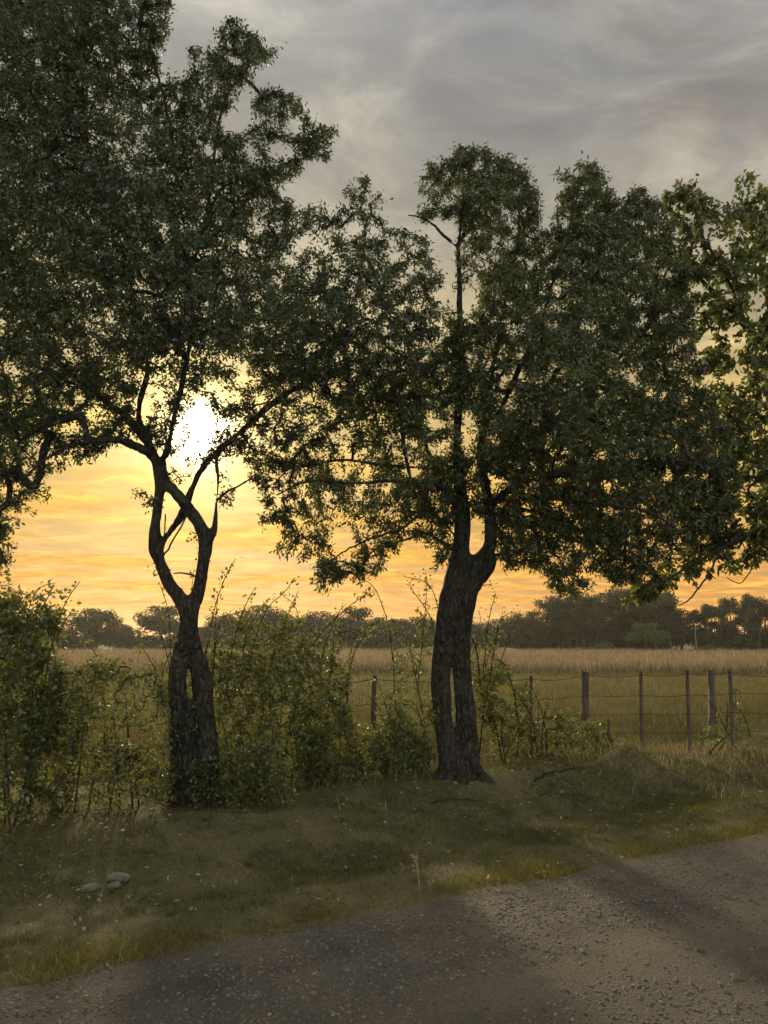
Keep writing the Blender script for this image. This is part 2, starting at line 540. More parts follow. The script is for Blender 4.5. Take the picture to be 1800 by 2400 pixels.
def wood_mat():
    m, t = new_mat('weathered_post')
    pos = t.add('ShaderNodeNewGeometry').outputs['Position']
    st = t.vmath('MULTIPLY', pos, (60, 60, 4))
    n1 = t.add('ShaderNodeTexNoise', {'Vector': st, 'Scale': 1.0, 'Detail': 7.0, 'Roughness': 0.65}).outputs['Fac']
    c = t.mix(t.smooth(n1, 0.32, 0.7), (0.05, 0.042, 0.034), (0.17, 0.145, 0.115))
    bp = t.add('ShaderNodeBump', {'Height': n1, 'Strength': 0.9, 'Distance': 0.012})
    b = t.add('ShaderNodeBsdfPrincipled', {'Base Color': c, 'Roughness': 0.85, 'Normal': bp.outputs[0]})
    out_surface(t, b.outputs[0])
    return m


def metal_mat():
    m, t = new_mat('rusty_wire')
    b = t.add('ShaderNodeBsdfPrincipled', {'Base Color': (0.045, 0.035, 0.028, 1), 'Roughness': 0.7, 'Metallic': 0.2})
    out_surface(t, b.outputs[0])
    return m


M['soil'] = soil_mat(); M['road'] = road_mat()
M['gravel'] = stone_mat('gravel', (0.042, 0.037, 0.030), (0.135, 0.118, 0.094))
M['stone'] = stone_mat('stone', (0.050, 0.044, 0.036), (0.14, 0.122, 0.10), False)
M['rock'] = stone_mat('rock', (0.10, 0.097, 0.07), (0.13, 0.125, 0.09), False)
M['wood'] = wood_mat(); M['wire'] = metal_mat()

# ------------------------------------------------------------------ ground and road
def graded(a0, a1, b0, b1, fine):
    """coordinates: fine between a0..a1, growing out to b0 and b1"""
    mid = np.arange(a0, a1 + fine / 2, fine)
    lo = []; x = a0; s = fine
    while x > b0:
        s *= 1.22; x -= s; lo.append(max(x, b0))
    hi = []; x = mid[-1]; s = fine
    while x < b1:
        s *= 1.22; x += s; hi.append(min(x, b1))
    return np.concatenate([np.array(lo[::-1]), mid, np.array(hi)])


gx = graded(-7, 10, -700, 700, 0.08)
gy = graded(2.6, 14, -60, 1100, 0.08)
X, Y = np.meshgrid(gx, gy, indexing='xy')
Z = height(X, Y)
s_, t_ = road_st(X, Y)
Z = Z - 0.10 * sstep(-s_, 0.02, 0.35) + 0.008 * (n2(X, Y, 17, 8) - 0.5)
nx, ny = len(gx), len(gy)
idx = np.arange(nx * ny).reshape(ny, nx)
F = np.stack([idx[:-1, :-1], idx[:-1, 1:], idx[1:, 1:], idx[1:, :-1]], -1).reshape(-1, 4)
ground = obj('ground', make_mesh('ground', np.stack([X, Y, Z], -1), F, smooth=True), M['soil'], kind='structure')

ts = graded(-4.5, 8, -400, 600, 0.05)
ss = np.concatenate([np.array([-7.0, -6.2, -5.5, -4.8]), np.arange(-4.2, 0.001, 0.05), [0.06]])
T, S = np.meshgrid(ts, ss, indexing='xy')
S2 = np.where(S > -0.3, S + edge_shift(T) * sstep(S, -0.5, -0.05), S)
RX = E0[0] + T * EDIR[0] + S2 * EN[0]; RY = E0[1] + T * EDIR[1] + S2 * EN[1]


def road_z(s, x, y):
    return 0.02 * sstep(-s, 0.0, 1.0) - 0.05 * sstep(s, -0.06, 0.10) + 0.022 * (n2(x, y, 1.6, 21) - 0.5) + 0.014 * (n2(x, y, 6, 22) - 0.5) + 0.008 * (n2(x, y, 21, 23) - 0.5) + 0.004


RZ = road_z(S, RX, RY)
idx = np.arange(T.size).reshape(T.shape)
F = np.stack([idx[:-1, :-1], idx[:-1, 1:], idx[1:, 1:], idx[1:, :-1]], -1).reshape(-1, 4)
road = obj('road', make_mesh('road', np.stack([RX, RY, RZ], -1), F, smooth=True), M['road'], kind='structure')


# ------------------------------------------------------------------ gravel and stones
def octa_stones(pos, size, flat=0.6, jit=0.3):
    n = len(pos)
    base = np.array([[1, 0, 0], [0, 1, 0], [-1, 0, 0], [0, -1, 0], [.55, .5, .75], [-.6, .45, .7], [-.5, -.6, .7], [.6, -.5, .65]], float)
    faces = np.array([[0, 1, 5, 4], [1, 2, 6, 5], [2, 3, 7, 6], [3, 0, 4, 7], [4, 5, 6, 7]])
    base[4:] = [[.62, .1, .8], [.05, .62, .7], [-.6, -.05, .78], [0, -.6, .72]]
    V = np.repeat(base[None], n, 0) * (1 + rng.uniform(-jit, jit, (n, 8, 3)))
    V[:, :4, 2] -= 0.35
    ang = rng.uniform(0, 2 * math.pi, n)
    c, s = np.cos(ang), np.sin(ang)
    sc = size[:, None] * np.stack([np.ones(n), rng.uniform(.55, .95, n), rng.uniform(flat * .5, flat, n)], -1)
    V *= sc[:, None]
    x = V[..., 0] * c[:, None] - V[..., 1] * s[:, None]; y = V[..., 0] * s[:, None] + V[..., 1] * c[:, None]
    V = np.stack([x, y, V[..., 2]], -1) + pos[:, None]
    F = (np.arange(n)[:, None, None] * 8 + faces[None]).reshape(-1, 4)
    return V.reshape(-1, 3), F


def road_points(n, smin, smax, tmin=-3.6, tmax=6.5, visible=True):
    s = rng.uniform(smin, smax, n); t = rng.uniform(tmin, tmax, n)
    x = E0[0] + t * EDIR[0] + s * EN[0]; y = E0[1] + t * EDIR[1] + s * EN[1]
    ok = (y > 2.7) & (np.abs(x) < y * 0.62)
    return s[ok], x[ok], y[ok]


s, x, y = road_points(125000, -3.8, 0.16)
t = (x - E0[0]) * EDIR[0] + (y - E0[1]) * EDIR[1]
dens = 0.15 + 1.0 * sstep(n2(x, y, 1.1, 31) * 0.3 + n2(x, y, 3.1, 32) * 0.25 + n2(s * 2.2, t * .25, 1.0, 33) * .45, 0.40, 0.60)
k = rng.random(len(s)) < dens * (.12 + .88 * sstep(-s, -0.12, 0.3))
s, x, y = s[k], x[k], y[k]
size = 0.0028 + 0.0125 * rng.random(len(s)) ** 3.0
V, F = octa_stones(np.stack([x, y, road_z(s, x, y)], -1), size)
obj('loose_gravel', make_mesh('loose_gravel', V, F, np.repeat(rng.random(len(s)), 5)), M['gravel'], road, kind='stuff')

protos = []
for i in range(10):
    V, F = octa_stones(np.zeros((1, 3)), np.array([1.0]), 0.85, 0.28)
    protos.append(make_mesh('stone', V, F)); protos[-1].materials.append(M['stone'])
s, x, y = road_points(900, -3.6, -0.05)
n_st = min(260, len(s))
for i in range(n_st):
    o = bpy.data.objects.new('stone', protos[i % 10]); col.objects.link(o); o.parent = road
    sc = 0.007 + 0.016 * random.random() ** 2.4
    o.scale = (sc, sc, sc); o.rotation_euler = (random.uniform(-.2, .2), random.uniform(-.2, .2), random.uniform(0, 6.28))
    o.location = (x[i], y[i], float(road_z(s[i], x[i], y[i])) + 0.001)


# ------------------------------------------------------------------ grass
def blades(x, y, z, h, wd, lean=0.35, droop=0.3, seg=2):
    """curved blades: seg=1 one triangle-like quad, seg=2 two quads (the tip narrow)"""
    n = len(x)
    a = rng.uniform(0, 2 * math.pi, n); b = rng.uniform(0, 2 * math.pi, n)
    ld = np.stack([np.cos(a), np.sin(a), np.zeros(n)], -1) * (h * lean * rng.uniform(.2, 1.4, n))[:, None]
    wv = np.stack([np.cos(b), np.sin(b), np.zeros(n)], -1) * (wd * .5)[:, None]
    p0 = np.stack([x, y, z - 0.01], -1)
    up = np.stack([np.zeros(n), np.zeros(n), h], -1)
    p1 = p0 + up * .55 + ld * .35
    p2 = p0 + up * (1 - droop * rng.random(n))[:, None] + ld
    if seg == 1:
        p1 = p0 + up * .4 + ld * .2
        V = np.stack([p0, p1 + wv, p2, p1 - wv], 1).reshape(-1, 3)
        return V, np.arange(4 * n).reshape(-1, 4), n
    V = np.stack([p0 - wv, p0 + wv, p1 + wv * .8, p1 - wv * .8, p2 + wv * .15, p2 - wv * .15], 1).reshape(-1, 3)
    i = np.arange(n)[:, None] * 6
    F = np.concatenate([i + np.array([[0, 1, 2, 3]]), i + np.array([[3, 2, 4, 5]])])
    return V, F, n


def grass(name, x, y, h, wd, mat, lean=.35, droop=.3, z=None, bias=None, parent=None, seg=1):
    z = height(x, y) if z is None else z
    V, F, n = blades(x, y, z, h, wd, lean, droop, seg)
    r = rng.random(n) if bias is None else np.clip(bias + rng.normal(0, .16, n), 0, 1)
    return obj(name, make_mesh(name, V, F, r if seg == 1 else np.concatenate([r, r])), mat, parent, kind='stuff')


def st_points(n, smin, smax, tmin, tmax):
    s = rng.uniform(smin, smax, n); t = rng.uniform(tmin, tmax, n)
    x = E0[0] + t * EDIR[0] + s * EN[0]; y = E0[1] + t * EDIR[1] + s * EN[1]
    ok = (np.abs(x) < y * 0.60 + 0.2) & (y > 2.5)
    return s[ok], t[ok], x[ok], y[ok]


# short verge turf
s, t, x, y = st_points(190000, 0.0, 4.4, -4.5, 9.5)
cov = n2(x, y, 1.4, 41) * .6 + n2(x, y, 5, 42) * .4
k = (rng.random(len(s)) < 0.30 + 0.7 * sstep(cov, .35, .6)) & (s > edge_shift(t) + 0.01)
s, t, x, y, cov = s[k], t[k], x[k], y[k], cov[k]
hh = (0.024 + 0.060 * rng.random(len(s)) ** 1.9) * (0.6 + 0.9 * cov)
o = grass('verge_grass', x, y, hh, 0.004 + 0.0045 * rng.random(len(s)), M['grass_verge'], 1.1, .5, bias=np.clip(.55 - .4 * (cov - .5) * 3, 0.1, .9))
tag(o, 'short dull green turf between the gravel road and the trees', 'grass')
# rougher tufts standing in the turf
tx, ty, th_ = [], [], []
s, t, x, y = st_points(620, 0.25, 3.6, -4.0, 8.5)
for i in range(len(s)):
    m = int(rng.integers(8, 22)); hgt = rng.uniform(.05, .13)
    tx.append(rng.normal(x[i], .022, m)); ty.append(rng.normal(y[i], .022, m)); th_.append(hgt * rng.uniform(.4, 1.1, m))
x = np.concatenate(tx); y = np.concatenate(ty); hh = np.concatenate(th_)
o = grass('grass_tufts', x, y, hh, .004 + .003 * rng.random(len(x)), M['grass_verge'], .8, .4, bias=np.full(len(x), .5))
tag(o, 'scattered coarse grass tufts rising from the short turf', 'grass')
# fallen leaves
s, t, x, y = st_points(2600, 0.0, 4.0, -4.0, 8.5)
k = rng.random(len(s)) < .25 + .75 * sstep(s, .8, 3.0)
x, y = x[k], y[k]; n = len(x)
V, F = leaf_quads(np.stack([x, y, height(x, y) + rng.uniform(.012, .04, n)], -1), np.stack([rng.normal(size=n), rng.normal(size=n), rng.normal(0, .25, n)], -1), rng.uniform(.025, .06, n), rng.uniform(.010, .024, n))
o = obj('fallen_leaves', make_mesh('fallen_leaves', V, F, rng.random(n)), M['straw'], kind='stuff')
tag(o, 'pale dry fallen leaves strewn over the turf', 'leaves')
# fringe along the gravel
s, t, x, y = st_points(52000, -0.22, 0.36, -4.5, 9.5)
e = edge_shift(t)
cov = n2(t, 0 * t, 2.2, 43)
k = (s > e - 0.04 - 0.16 * rng.random(len(s)) ** 2.5) & (rng.random(len(s)) < (0.25 + 0.9 * sstep(cov, .3, .65)) * (1 - sstep(s, .1, .3) * .7))
s, t, x, y, cov = s[k], t[k], x[k], y[k], cov[k]
hh = (0.03 + 0.075 * rng.random(len(s)) ** 2) * (0.6 + .8 * cov)
o = grass('fringe_grass', x, y, hh, 0.0025 + 0.003 * rng.random(len(s)), M['grass_edge'], .8, .4, z=np.maximum(height(x, y), -0.02) - .012)
tag(o, 'yellow green grass fringe along the edge of the gravel road', 'grass')


def field_points(n, d0, d1, power=1.0):
    """spread over the view wedge between depths, denser near"""
    d = d0 * (d1 / d0) ** (rng.random(n) ** power)
    x = rng.uniform(-.60, .60, n) * d
    return x, d


# rough field grass behind the fence
x, y = field_points(170000, 9.0, 38.0)
s, t = road_st(x, y)
cov = n2(x, y, .35, 51) * .5 + n2(x, y, 1.3, 52) * .5
k = (s > 3.9 + .5 * n2(x, y, 1.0, 53)) & (rng.random(len(x)) < .4 + .7 * cov)
x, y, cov, s = x[k], y[k], cov[k], s[k]
hh = (0.12 + 0.33 * rng.random(len(x)) ** 1.4) * (.45 + cov) * (0.55 + .45 * sstep(s, 4.2, 7.0))
o = grass('meadow_grass', x, y, hh, np.clip(0.005 + y * 0.00036, 0, .018) * rng.uniform(.6, 1.3, len(x)), M['grass_mid'], .5, .35, bias=.35 + .5 * cov * sstep(s, 4, 9))
tag(o, 'rough half-dry meadow grass behind the wire fence', 'grass')
# tall ripe grass farther out
x, y = field_points(95000, 35.0, 97.0, 1.35)
ed = 36.5 + 3.0 * (n2(x, 0 * x, .12, 61) - .5) + 1.2 * (n2(x, 0 * x, .8, 62) - .5) + 0.05 * x
k = y > ed
x, y = x[k], y[k]
hh = 0.58 + 0.36 * rng.random(len(x)) ** 1.3 + .30 * (n2(x, y, .35, 63) - .5) + .2 * (n2(x, y, 1.2, 64) - .5)
o = grass('tall_grass', x, y, hh, 0.014 + 0.0005 * y * rng.uniform(.5, 1.4, len(x)), M['grass_tall'], .30, .2)
tag(o, 'band of tall ripe golden brown grass before the distant trees', 'grass')


# ------------------------------------------------------------------ plants: skeleton, twigs and leaves
def grow(limbs, attr, rng_, step=0.07, tip=0.0022, wander=0.018, fall=0.0):
    """limbs: list of (pts, rad) polylines; attr: (n,3) twig ends. Each end is joined to the nearest wood.
    returns chains [(pts, rad)]"""
    P0 = []; par = []; fixed = []
    for pts, rad in limbs:
        q, r = resample(pts, rad, 0.06)
        b = len(P0)
        for i in range(len(q)):
            P0.append(q[i]); par.append(-1); fixed.append(r[i])
    cap = len(P0) + 60 * len(attr)
    N = np.zeros((cap, 3), np.float32); n = len(P0)
    N[:n] = P0
    parent = np.full(cap, -1, np.int32)
    fix = np.zeros(cap, np.float32); fix[:n] = fixed
    d0 = np.array([np.min(((N[:n] - a) ** 2).sum(1)) for a in attr.astype(np.float32)])
    order = np.argsort(d0)
    chains = []
    for oi in order:
        a = attr[oi].astype(np.float32)
        dv = N[:n] - a
        d2 = np.einsum('ij,ij->i', dv, dv)
        j = int(np.argmin(d2)); L = math.sqrt(float(d2[j]))
        if L < 0.02:
            continue
        k = max(2, int(L / step))
        tt = (np.arange(1, k + 1) / k)[:, None]
        p0 = N[j]
        if parent[j] >= 0:
            pd = N[j] - N[parent[j]]; pd = pd / (np.linalg.norm(pd) + 1e-9)
        else:
            pd = np.array([0, 0, 1.0])
        ctrl = p0 + pd * L * 0.35 + np.array([0, 0, 0.10 * L])
        pts = (1 - tt) ** 2 * p0 + 2 * tt * (1 - tt) * ctrl + tt ** 2 * a
        pts[:-1] += rng_.normal(0, wander, (k - 1, 3)) * np.minimum(1, L * 3)
        if fall:
            pts[:, 2] -= fall * L * tt[:, 0] ** 2
        if n + k >= cap:
            break
        N[n:n + k] = pts
        parent[n] = j; parent[n + 1:n + k] = np.arange(n, n + k - 1)
        chains.append((j, n, n + k))
        n += k
    cnt = np.zeros(n)
    for (j, a, b) in chains:
        cnt[b - 1] += 1
    for i in range(n - 1, -1, -1):
        if parent[i] >= 0:
            cnt[parent[i]] += cnt[i]
    out = []
    for (j, a, b) in chains:
        ids = np.concatenate([[j], np.arange(a, b)])
        r = tip * np.maximum(cnt[ids], 1) ** 0.5
        r[0] = min(r[1] * 1.1, fix[j] if fix[j] > 0 else 9)
        r = np.minimum.accumulate(np.minimum(r, max(r[0], tip)))
        out.append((N[ids].astype(float), r))
    return out


def twig_mesh(name, chains, off, sides=4):
    g = Geo()
    for pts, r in chains:
        V, F = tube(pts, r, sides if r[0] > .006 else 3, False)
        g.add(V, F)
    return g.mesh(name, True, off)


def foliage(chains, per, L, W, zone=0.34, droop=0.45, spread=0.03, shape='kite', avoid=None):
    pos = []; dr = []
    for pts, r in chains:
        seg = np.linalg.norm(np.diff(pts, axis=0), axis=1)
        cum = np.concatenate([[0], np.cumsum(seg)])
        tot = cum[-1]
        m = max(3, int(per * min(1.0, tot / zone * .8 + .2) * rng.uniform(.6, 1.4)))
        q = tot - np.minimum(tot, zone * rng.random(m) ** 1.2)
        i = np.clip(np.searchsorted(cum, q) - 1, 0, len(seg) - 1)
        f = ((q - cum[i]) / (seg[i] + 1e-9))[:, None]
        p = pts[i] * (1 - f) + pts[i + 1] * f
        d = unit(pts[i + 1] - pts[i])
        pos.append(p + rng.normal(0, spread, p.shape)); dr.append(d * .7)
    pos = np.concatenate(pos); dr = np.concatenate(dr)
    n = len(pos)
    dr = dr + rng.normal(0, .75, (n, 3)) + np.array([0, 0, -droop])
    if avoid is not None:
        k = avoid(pos)
        pos, dr = pos[k], dr[k]; n = len(pos)
    ll = L * rng.uniform(.45, 1.4, n); ww = W * rng.uniform(.5, 1.4, n)
    if shape == 'kite':
        V, F = leaf_quads(pos, dr, ll, ww); rn = rng.random(n)
    else:
        V, F = leaf_long(pos, dr, ll, ww); rn = rng.random(n); rn = np.concatenate([rn, rn])
    return V, F, rn


def project(pos):
    r = pos - np.array([0, 0, CAM_Z])
    fw = r[:, 1] * math.cos(TH) + r[:, 2] * math.sin(TH)
    up = -r[:, 1] * math.sin(TH) + r[:, 2] * math.cos(TH)
    return 900 + FPX * r[:, 0] / fw, 1200 - FPX * up / fw


def crown_ends(poly, depth, per_px, thick=2.6, holes=(), back=0.0, seed=0, slope=0.0, cx=0, rag=1.0, flo=.22):
    """twig ends inside a crown outline: each at its own depth, the crown as deep as it is wide"""
    poly = np.array(poly, float)
    lo, hi = poly.min(0), poly.max(0)
    n = int((hi[0] - lo[0]) * (hi[1] - lo[1]) / per_px)
    p = rng.uniform(lo, hi, (n, 2))
    wp = p + 46 * (np.stack([vnoise(np.stack([p[:, 0] / 34, p[:, 1] / 34, 0 * p[:, 0] + seed], -1)), vnoise(np.stack([p[:, 0] / 34, p[:, 1] / 34, 0 * p[:, 0] + seed + 40], -1))], -1) - .5) * rag
    wp = wp + rng.normal(0, 7, wp.shape) * rag
    ins, dist = in_poly(wp, poly)
    off = (p[:, 0] < -30) | (p[:, 0] > 1830) | (p[:, 1] < -30)
    ins &= ~off | (rng.random(n) < .28)
    p, dist = p[ins], dist[ins]
    half = np.minimum(thick / 2, dist * pxm(depth) * 1.1 + 0.12)
    d = depth + back + slope * (p[:, 0] - cx) * pxm(depth) + rng.uniform(-1, 1, len(p)) * half
    A = P(p[:, 0], p[:, 1], d)
    nz = vnoise(A * 1.5 + seed) * .55 + vnoise(A * 3.4 + seed + 7) * .45
    keep = rng.random(len(p)) < np.clip(flo + 1.75 * sstep(nz, .33, .62), 0, 1)
    for (hx, hy, rx, ry, pr) in holes:
        q = ((p[:, 0] - hx) / rx) ** 2 + ((p[:, 1] - hy) / ry) ** 2 < 1
        keep &= ~q | (rng.random(len(p)) < pr)
    return A[keep]


def sun_gap(pos):
    """the crown is open where the sun shines through"""
    x, y = project(pos)
    q = np.hypot((x - 468) / 1.0, (y - 1012) / 1.0) + 46 * (vnoise(np.stack([x / 14, y / 14, x * 0], -1)) - .5)
    q2 = np.hypot(x - 345, (y - 925) * .8)
    q3 = np.hypot(x - 560, y - 1005) ; q4 = np.hypot(x - 440, (y - 1090) * .9)
    return (q > 33) & ((q2 > 24) | (rng.random(len(x)) < .25)) & ((q3 > 22) | (rng.random(len(x)) < .3)) & ((q4 > 34) | (rng.random(len(x)) < .3))


def wood_mesh(name, limbs, off, voxel=0.021, rough=0.010):
    """limbs blended into one trunk surface"""
    g = Geo()
    for pts, rad in limbs:
        q, r = resample(pts, rad, 0.05)
        k = int(np.argmax(r < 0.016)) if (r < 0.016).any() else len(r)
        if k < 3:
            continue
        q, r = q[:k], r[:k]
        # rounded ends
        q = np.concatenate([[q[0] - (q[1] - q[0]) * .2], q, [q[-1] + (q[-1] - q[-2]) * .3]]); r = np.concatenate([[r[0] * .5], r, [r[-1] * .3]])
        V, F = tube(q, r, 10, False)
        m = len(q) * 10
        V = np.concatenate([V, [q[0], q[-1]]])
        jj = np.arange(0, 10, 2)
        F = np.concatenate([F, np.stack([np.full(5, m), (jj + 2) % 10, jj + 1, jj], -1), np.stack([np.full(5, m + 1), m - 10 + jj, m - 10 + jj + 1, m - 10 + (jj + 2) % 10], -1)])
        g.add(V, F)
    me = g.mesh(name + '_raw', False, off)
    tmp = bpy.data.objects.new('tmp', me); col.objects.link(tmp)
    md = tmp.modifiers.new('r', 'REMESH'); md.mode = 'VOXEL'; md.voxel_size = voxel; md.use_smooth_shade = True
    sm = tmp.modifiers.new('s', 'SMOOTH'); sm.iterations = 3; sm.factor = .5
    dg = bpy.context.evaluated_depsgraph_get()
    me2 = bpy.data.meshes.new_from_object(tmp.evaluated_get(dg))
    bpy.data.objects.remove(tmp); bpy.data.meshes.remove(me)
    me2.name = name
    n = len(me2.vertices)
    co = np.empty(n * 3, np.float32); me2.vertices.foreach_get('co', co); co = co.reshape(-1, 3)
    no = np.empty(n * 3, np.float32); me2.vertices.foreach_get('normal', no); no = no.reshape(-1, 3)
    w_ = co + np.asarray(off)
    dsp = (vnoise(w_ * np.array([28, 28, 6])) - .5) * rough * 2 + (vnoise(w_ * np.array([7, 7, 4]) + 5) - .5) * rough * 2.2
    co = co + no * dsp[:, None]
    me2.vertices.foreach_set('co', co.astype(np.float32).ravel())
    me2.update()
    return me2


def limb(pix, depth, dd=None):
    """(px, py, radius px[, depth offset]) list -> polyline in metres"""
    pts = []; rad = []
    for q in pix:
        d = depth + (q[3] if len(q) > 3 else 0.0)
        pts.append(P(q[0], q[1], d)); rad.append(q[2] * pxm(d) * 0.93)
    return np.array(pts), np.array(rad)


def build_tree(name, label, group, base, woody, guides, ends, leafmat, per, L, W, shape='kite', droop=.45, avoid=None, zone=.34, voxel=.021):
    t = thing(name, label, 'tree', base, group)
    obj('trunk', wood_mesh('trunk', woody, base, voxel), M['bark'], t)
    ch = grow(woody + guides, ends, rng)
    thin = []
    for pts, rad in woody:
        q, r = resample(pts, rad, .05)
        k = int(np.argmax(r < 0.019)) if (r < 0.019).any() else len(r)
        k = max(k - 2, 0)
        if len(q) - k >= 3:
            thin.append((q[k:] + np.concatenate([[np.zeros(3)], rng.normal(0, .004, (len(q) - k - 1, 3))]), r[k:]))
    obj('twigs', twig_mesh('twigs', ch + thin, base, 5), M['twig'], t, kind='stuff')
    V, F, rn = foliage(ch, per, L, W, zone, droop, shape=shape, avoid=avoid)
    obj('crown', make_mesh('crown', V - np.asarray(base), F, rn), leafmat, t, kind='stuff')
    print(name, 'ends', len(ends), 'leaf faces', len(F), 'twig chains', len(ch))
    return t, ch


# ---- the forked tree with crossing limbs
D1 = 7.75
b1 = G(450, 1885); D1 = float(b1[1])
w1 = [
    limb([(432, 1905, 40), (428, 1800, 31), (424, 1690, 28), (415, 1600, 22), (422, 1540, 20), (436, 1480, 20), (440, 1430, 23), (418, 1398, 18), (396, 1368, 15.5), (374, 1320, 16), (365, 1285, 17.5),
          (364, 1240, 14), (369, 1195, 12), (375, 1150, 12), (376, 1112, 17), (373, 1085, 18)], D1),
    limb([(490, 1910, 42, .05), (484, 1800, 32, .05), (480, 1690, 29, .05), (474, 1600, 25, .04), (462, 1540, 22, .02), (446, 1480, 20), (450, 1425, 22), (466, 1382, 18), (475, 1322, 17, .02), (482, 1275, 18, .03), (468, 1231, 17, -.02),
          (438, 1188, 15, -.05), (407, 1150, 14, -.03), (384, 1124, 14), (374, 1100, 15)], D1),
    limb([(376, 1280, 9, .03), (399, 1246, 8.5, .12), (427, 1204, 9, .22), (446, 1156, 9.5, .22), (469, 1105, 9.5, .2), (496, 1072, 8.5, .2), (541, 1033, 8.5, .25), (572, 1005, 9, .3), (631, 951, 10, .4),
          (690, 912, 8.5, .5), (745, 875, 7.5, .6), (800, 790, 6, .6), (840, 680, 5, .6), (855, 560, 3, .5)], D1),
    limb([(488, 1275, 9, .02), (499, 1255, 7, .02), (503, 1225, 6.5, .02), (508, 1171, 6, 0), (511, 1123, 5.5, 0), (508, 1081, 4.5, 0), (520, 1050, 3, .1), (583, 1018, 2.2, .2)], D1),
    limb([(508, 1172, 4, 0), (535, 1152, 3, -.1), (575, 1130, 2.2, -.2), (620, 1110, 1.5, -.3)], D1),
    limb([(373, 1090, 15), (352, 1066, 12, -.05), (326, 1050, 11, -.15), (282, 1033, 9.5, -.3), (233, 1032, 8, -.4), (190, 1040, 6.5, -.5), (150, 1052, 5, -.6), (100, 1080, 3.5, -.7), (55, 1125, 2.5, -.7)], D1),
    limb([(372, 1085, 13), (345, 1040, 12, .1), (322, 1005, 11, .15), (302, 985, 9, .2), (260, 950, 8.5, .3), (190, 895, 7.5, .4), (110, 820, 6.5, .4), (30, 700, 5.5, .3), (-40, 560, 4, .2)], D1),
    limb([(370, 1085, 11), (352, 1040, 10, .25), (326, 985, 8, .35), (329, 936, 7, .4), (345, 865, 6, .4), (330, 760, 6, .4), (290, 620, 5.5, .2), (230, 460, 5, 0), (200, 300, 4, 0), (190, 100, 3, 0)], D1),
    limb([(376, 1085, 12), (391, 1058, 9, -.2), (401, 1012, 8, -.3), (416, 941, 7.5, -.3), (434, 865, 7, -.3), (450, 760, 6.5, -.3), (440, 600, 6, -.2), (420, 450, 5, -.1), (400, 300, 4, 0), (350, 100, 3, 0)], D1),
    limb([(440, 650, 5, -.2), (480, 540, 4.5, -.1), (520, 440, 4, 0), (600, 420, 3.5, .1), (680, 385, 3, .1), (730, 365, 2, .1)], D1),
    limb([(480, 540, 4.5, -.1), (500, 400, 4, -.1), (510, 300, 3.6, -.1), (535, 215, 3, -.1), (560, 185, 2.4, -.1), (575, 120, 1.6, -.1)], D1),
    limb([(425, 1830, 18), (400, 1890, 14, -.06), (372, 1915, 7, -.12)], D1),
    limb([(490, 1830, 18), (520, 1892, 14, -.04), (550, 1915, 7, -.08)], D1),
    limb([(382, 1305, 2.6, .02), (400, 1275, 2.4, -.05), (433, 1219, 2.2, -.12), (442, 1190, 1.6, -.15)], D1),
    limb([(387, 1205, 2, .02), (386, 1240, 1.8, .02), (384, 1272, 1.6, .02)], D1),
    limb([(460, 1352, 3, 0), (440, 1345, 2.4, -.05), (405, 1342, 1.6, -.1)], D1),
]
poly1 = [(-350, -320), (330, -320), (405, -60), (395, 40), (388, 110), (372, 168), (440, 195), (450, 118), (500, 112), (532, 70), (562, 38), (590, 85), (636, 106), (664, 96), (650, 140), (615, 175), (565, 200), (540, 262), (525, 300),
         (560, 312), (600, 290), (618, 212), (690, 235), (700, 262), (660, 305), (680, 348), (640, 382), (690, 366), (708, 272), (780, 300), (785, 340), (742, 378), (690, 405), (650, 445), (690, 482), (780, 500), (805, 450), (832, 400),
         (868, 398), (896, 460), (890, 530), (950, 540), (1000, 580), (1040, 640), (1035, 760), (990, 850), (900, 905), (800, 960), (720, 1010), (650, 1060), (600, 1095), (580, 1075), (545, 1075), (500, 1080), (470, 1095), (430, 1075), (415, 1010), (395, 1050),
         (350, 1020), (300, 1018), (230, 1055), (205, 1085), (160, 1092), (112, 1130), (98, 1200), (45, 1185), (30, 1240), (10, 1255), (0, 1335), (-350, 1335)]
holes1 = [(468, 1020, 70, 70, .30), (560, 970, 120, 100, .6), (345, 930, 60, 70, .32), (470, 880, 150, 70, .42), (250, 970, 110, 60, .5), (680, 960, 90, 50, .45), (100, 900, 110, 90, .65), (555, 285, 42, 34, 0), (655, 352, 30, 24, 0), (700, 440, 40, 30, .1), (745, 420, 40, 50, 0), (415, 130, 30, 60, .1), (640, 180, 40, 30, 0), (60, 1150, 160, 130, .8), (560, 330, 90, 60, .7), (850, 560, 140, 130, .6), (200, 760, 70, 60, .7), (560, 680, 60, 50, .7),
          (700, 640, 50, 70, .6), (330, 700, 40, 60, .6)]
ends1 = crown_ends(poly1, D1, 78, 2.8, holes1, back=0.1, seed=3, flo=.42, rag=.7)
sprouts = np.array([(325, 1165), (340, 1182), (316, 1158), (345, 1170), (455, 1078), (440, 1105), (428, 1120), (532, 1168), (522, 1190), (545, 1150), (455, 1262), (468, 1290), (402, 1110), (350, 1335), (520, 1128)], float)
sp = np.repeat(sprouts, 2, 0) + rng.normal(0, 9, (len(sprouts) * 2, 2))
ends1 = np.concatenate([ends1, P(sp[:, 0], sp[:, 1], D1 + rng.uniform(-.12, .12, len(sp)))])
t1, ch1 = build_tree('forked_tree', 'leaning forked tree whose stems twist and cross below the sun', None, b1, w1, [], ends1, M['leaf1'], 54, .053, .021, avoid=sun_gap)

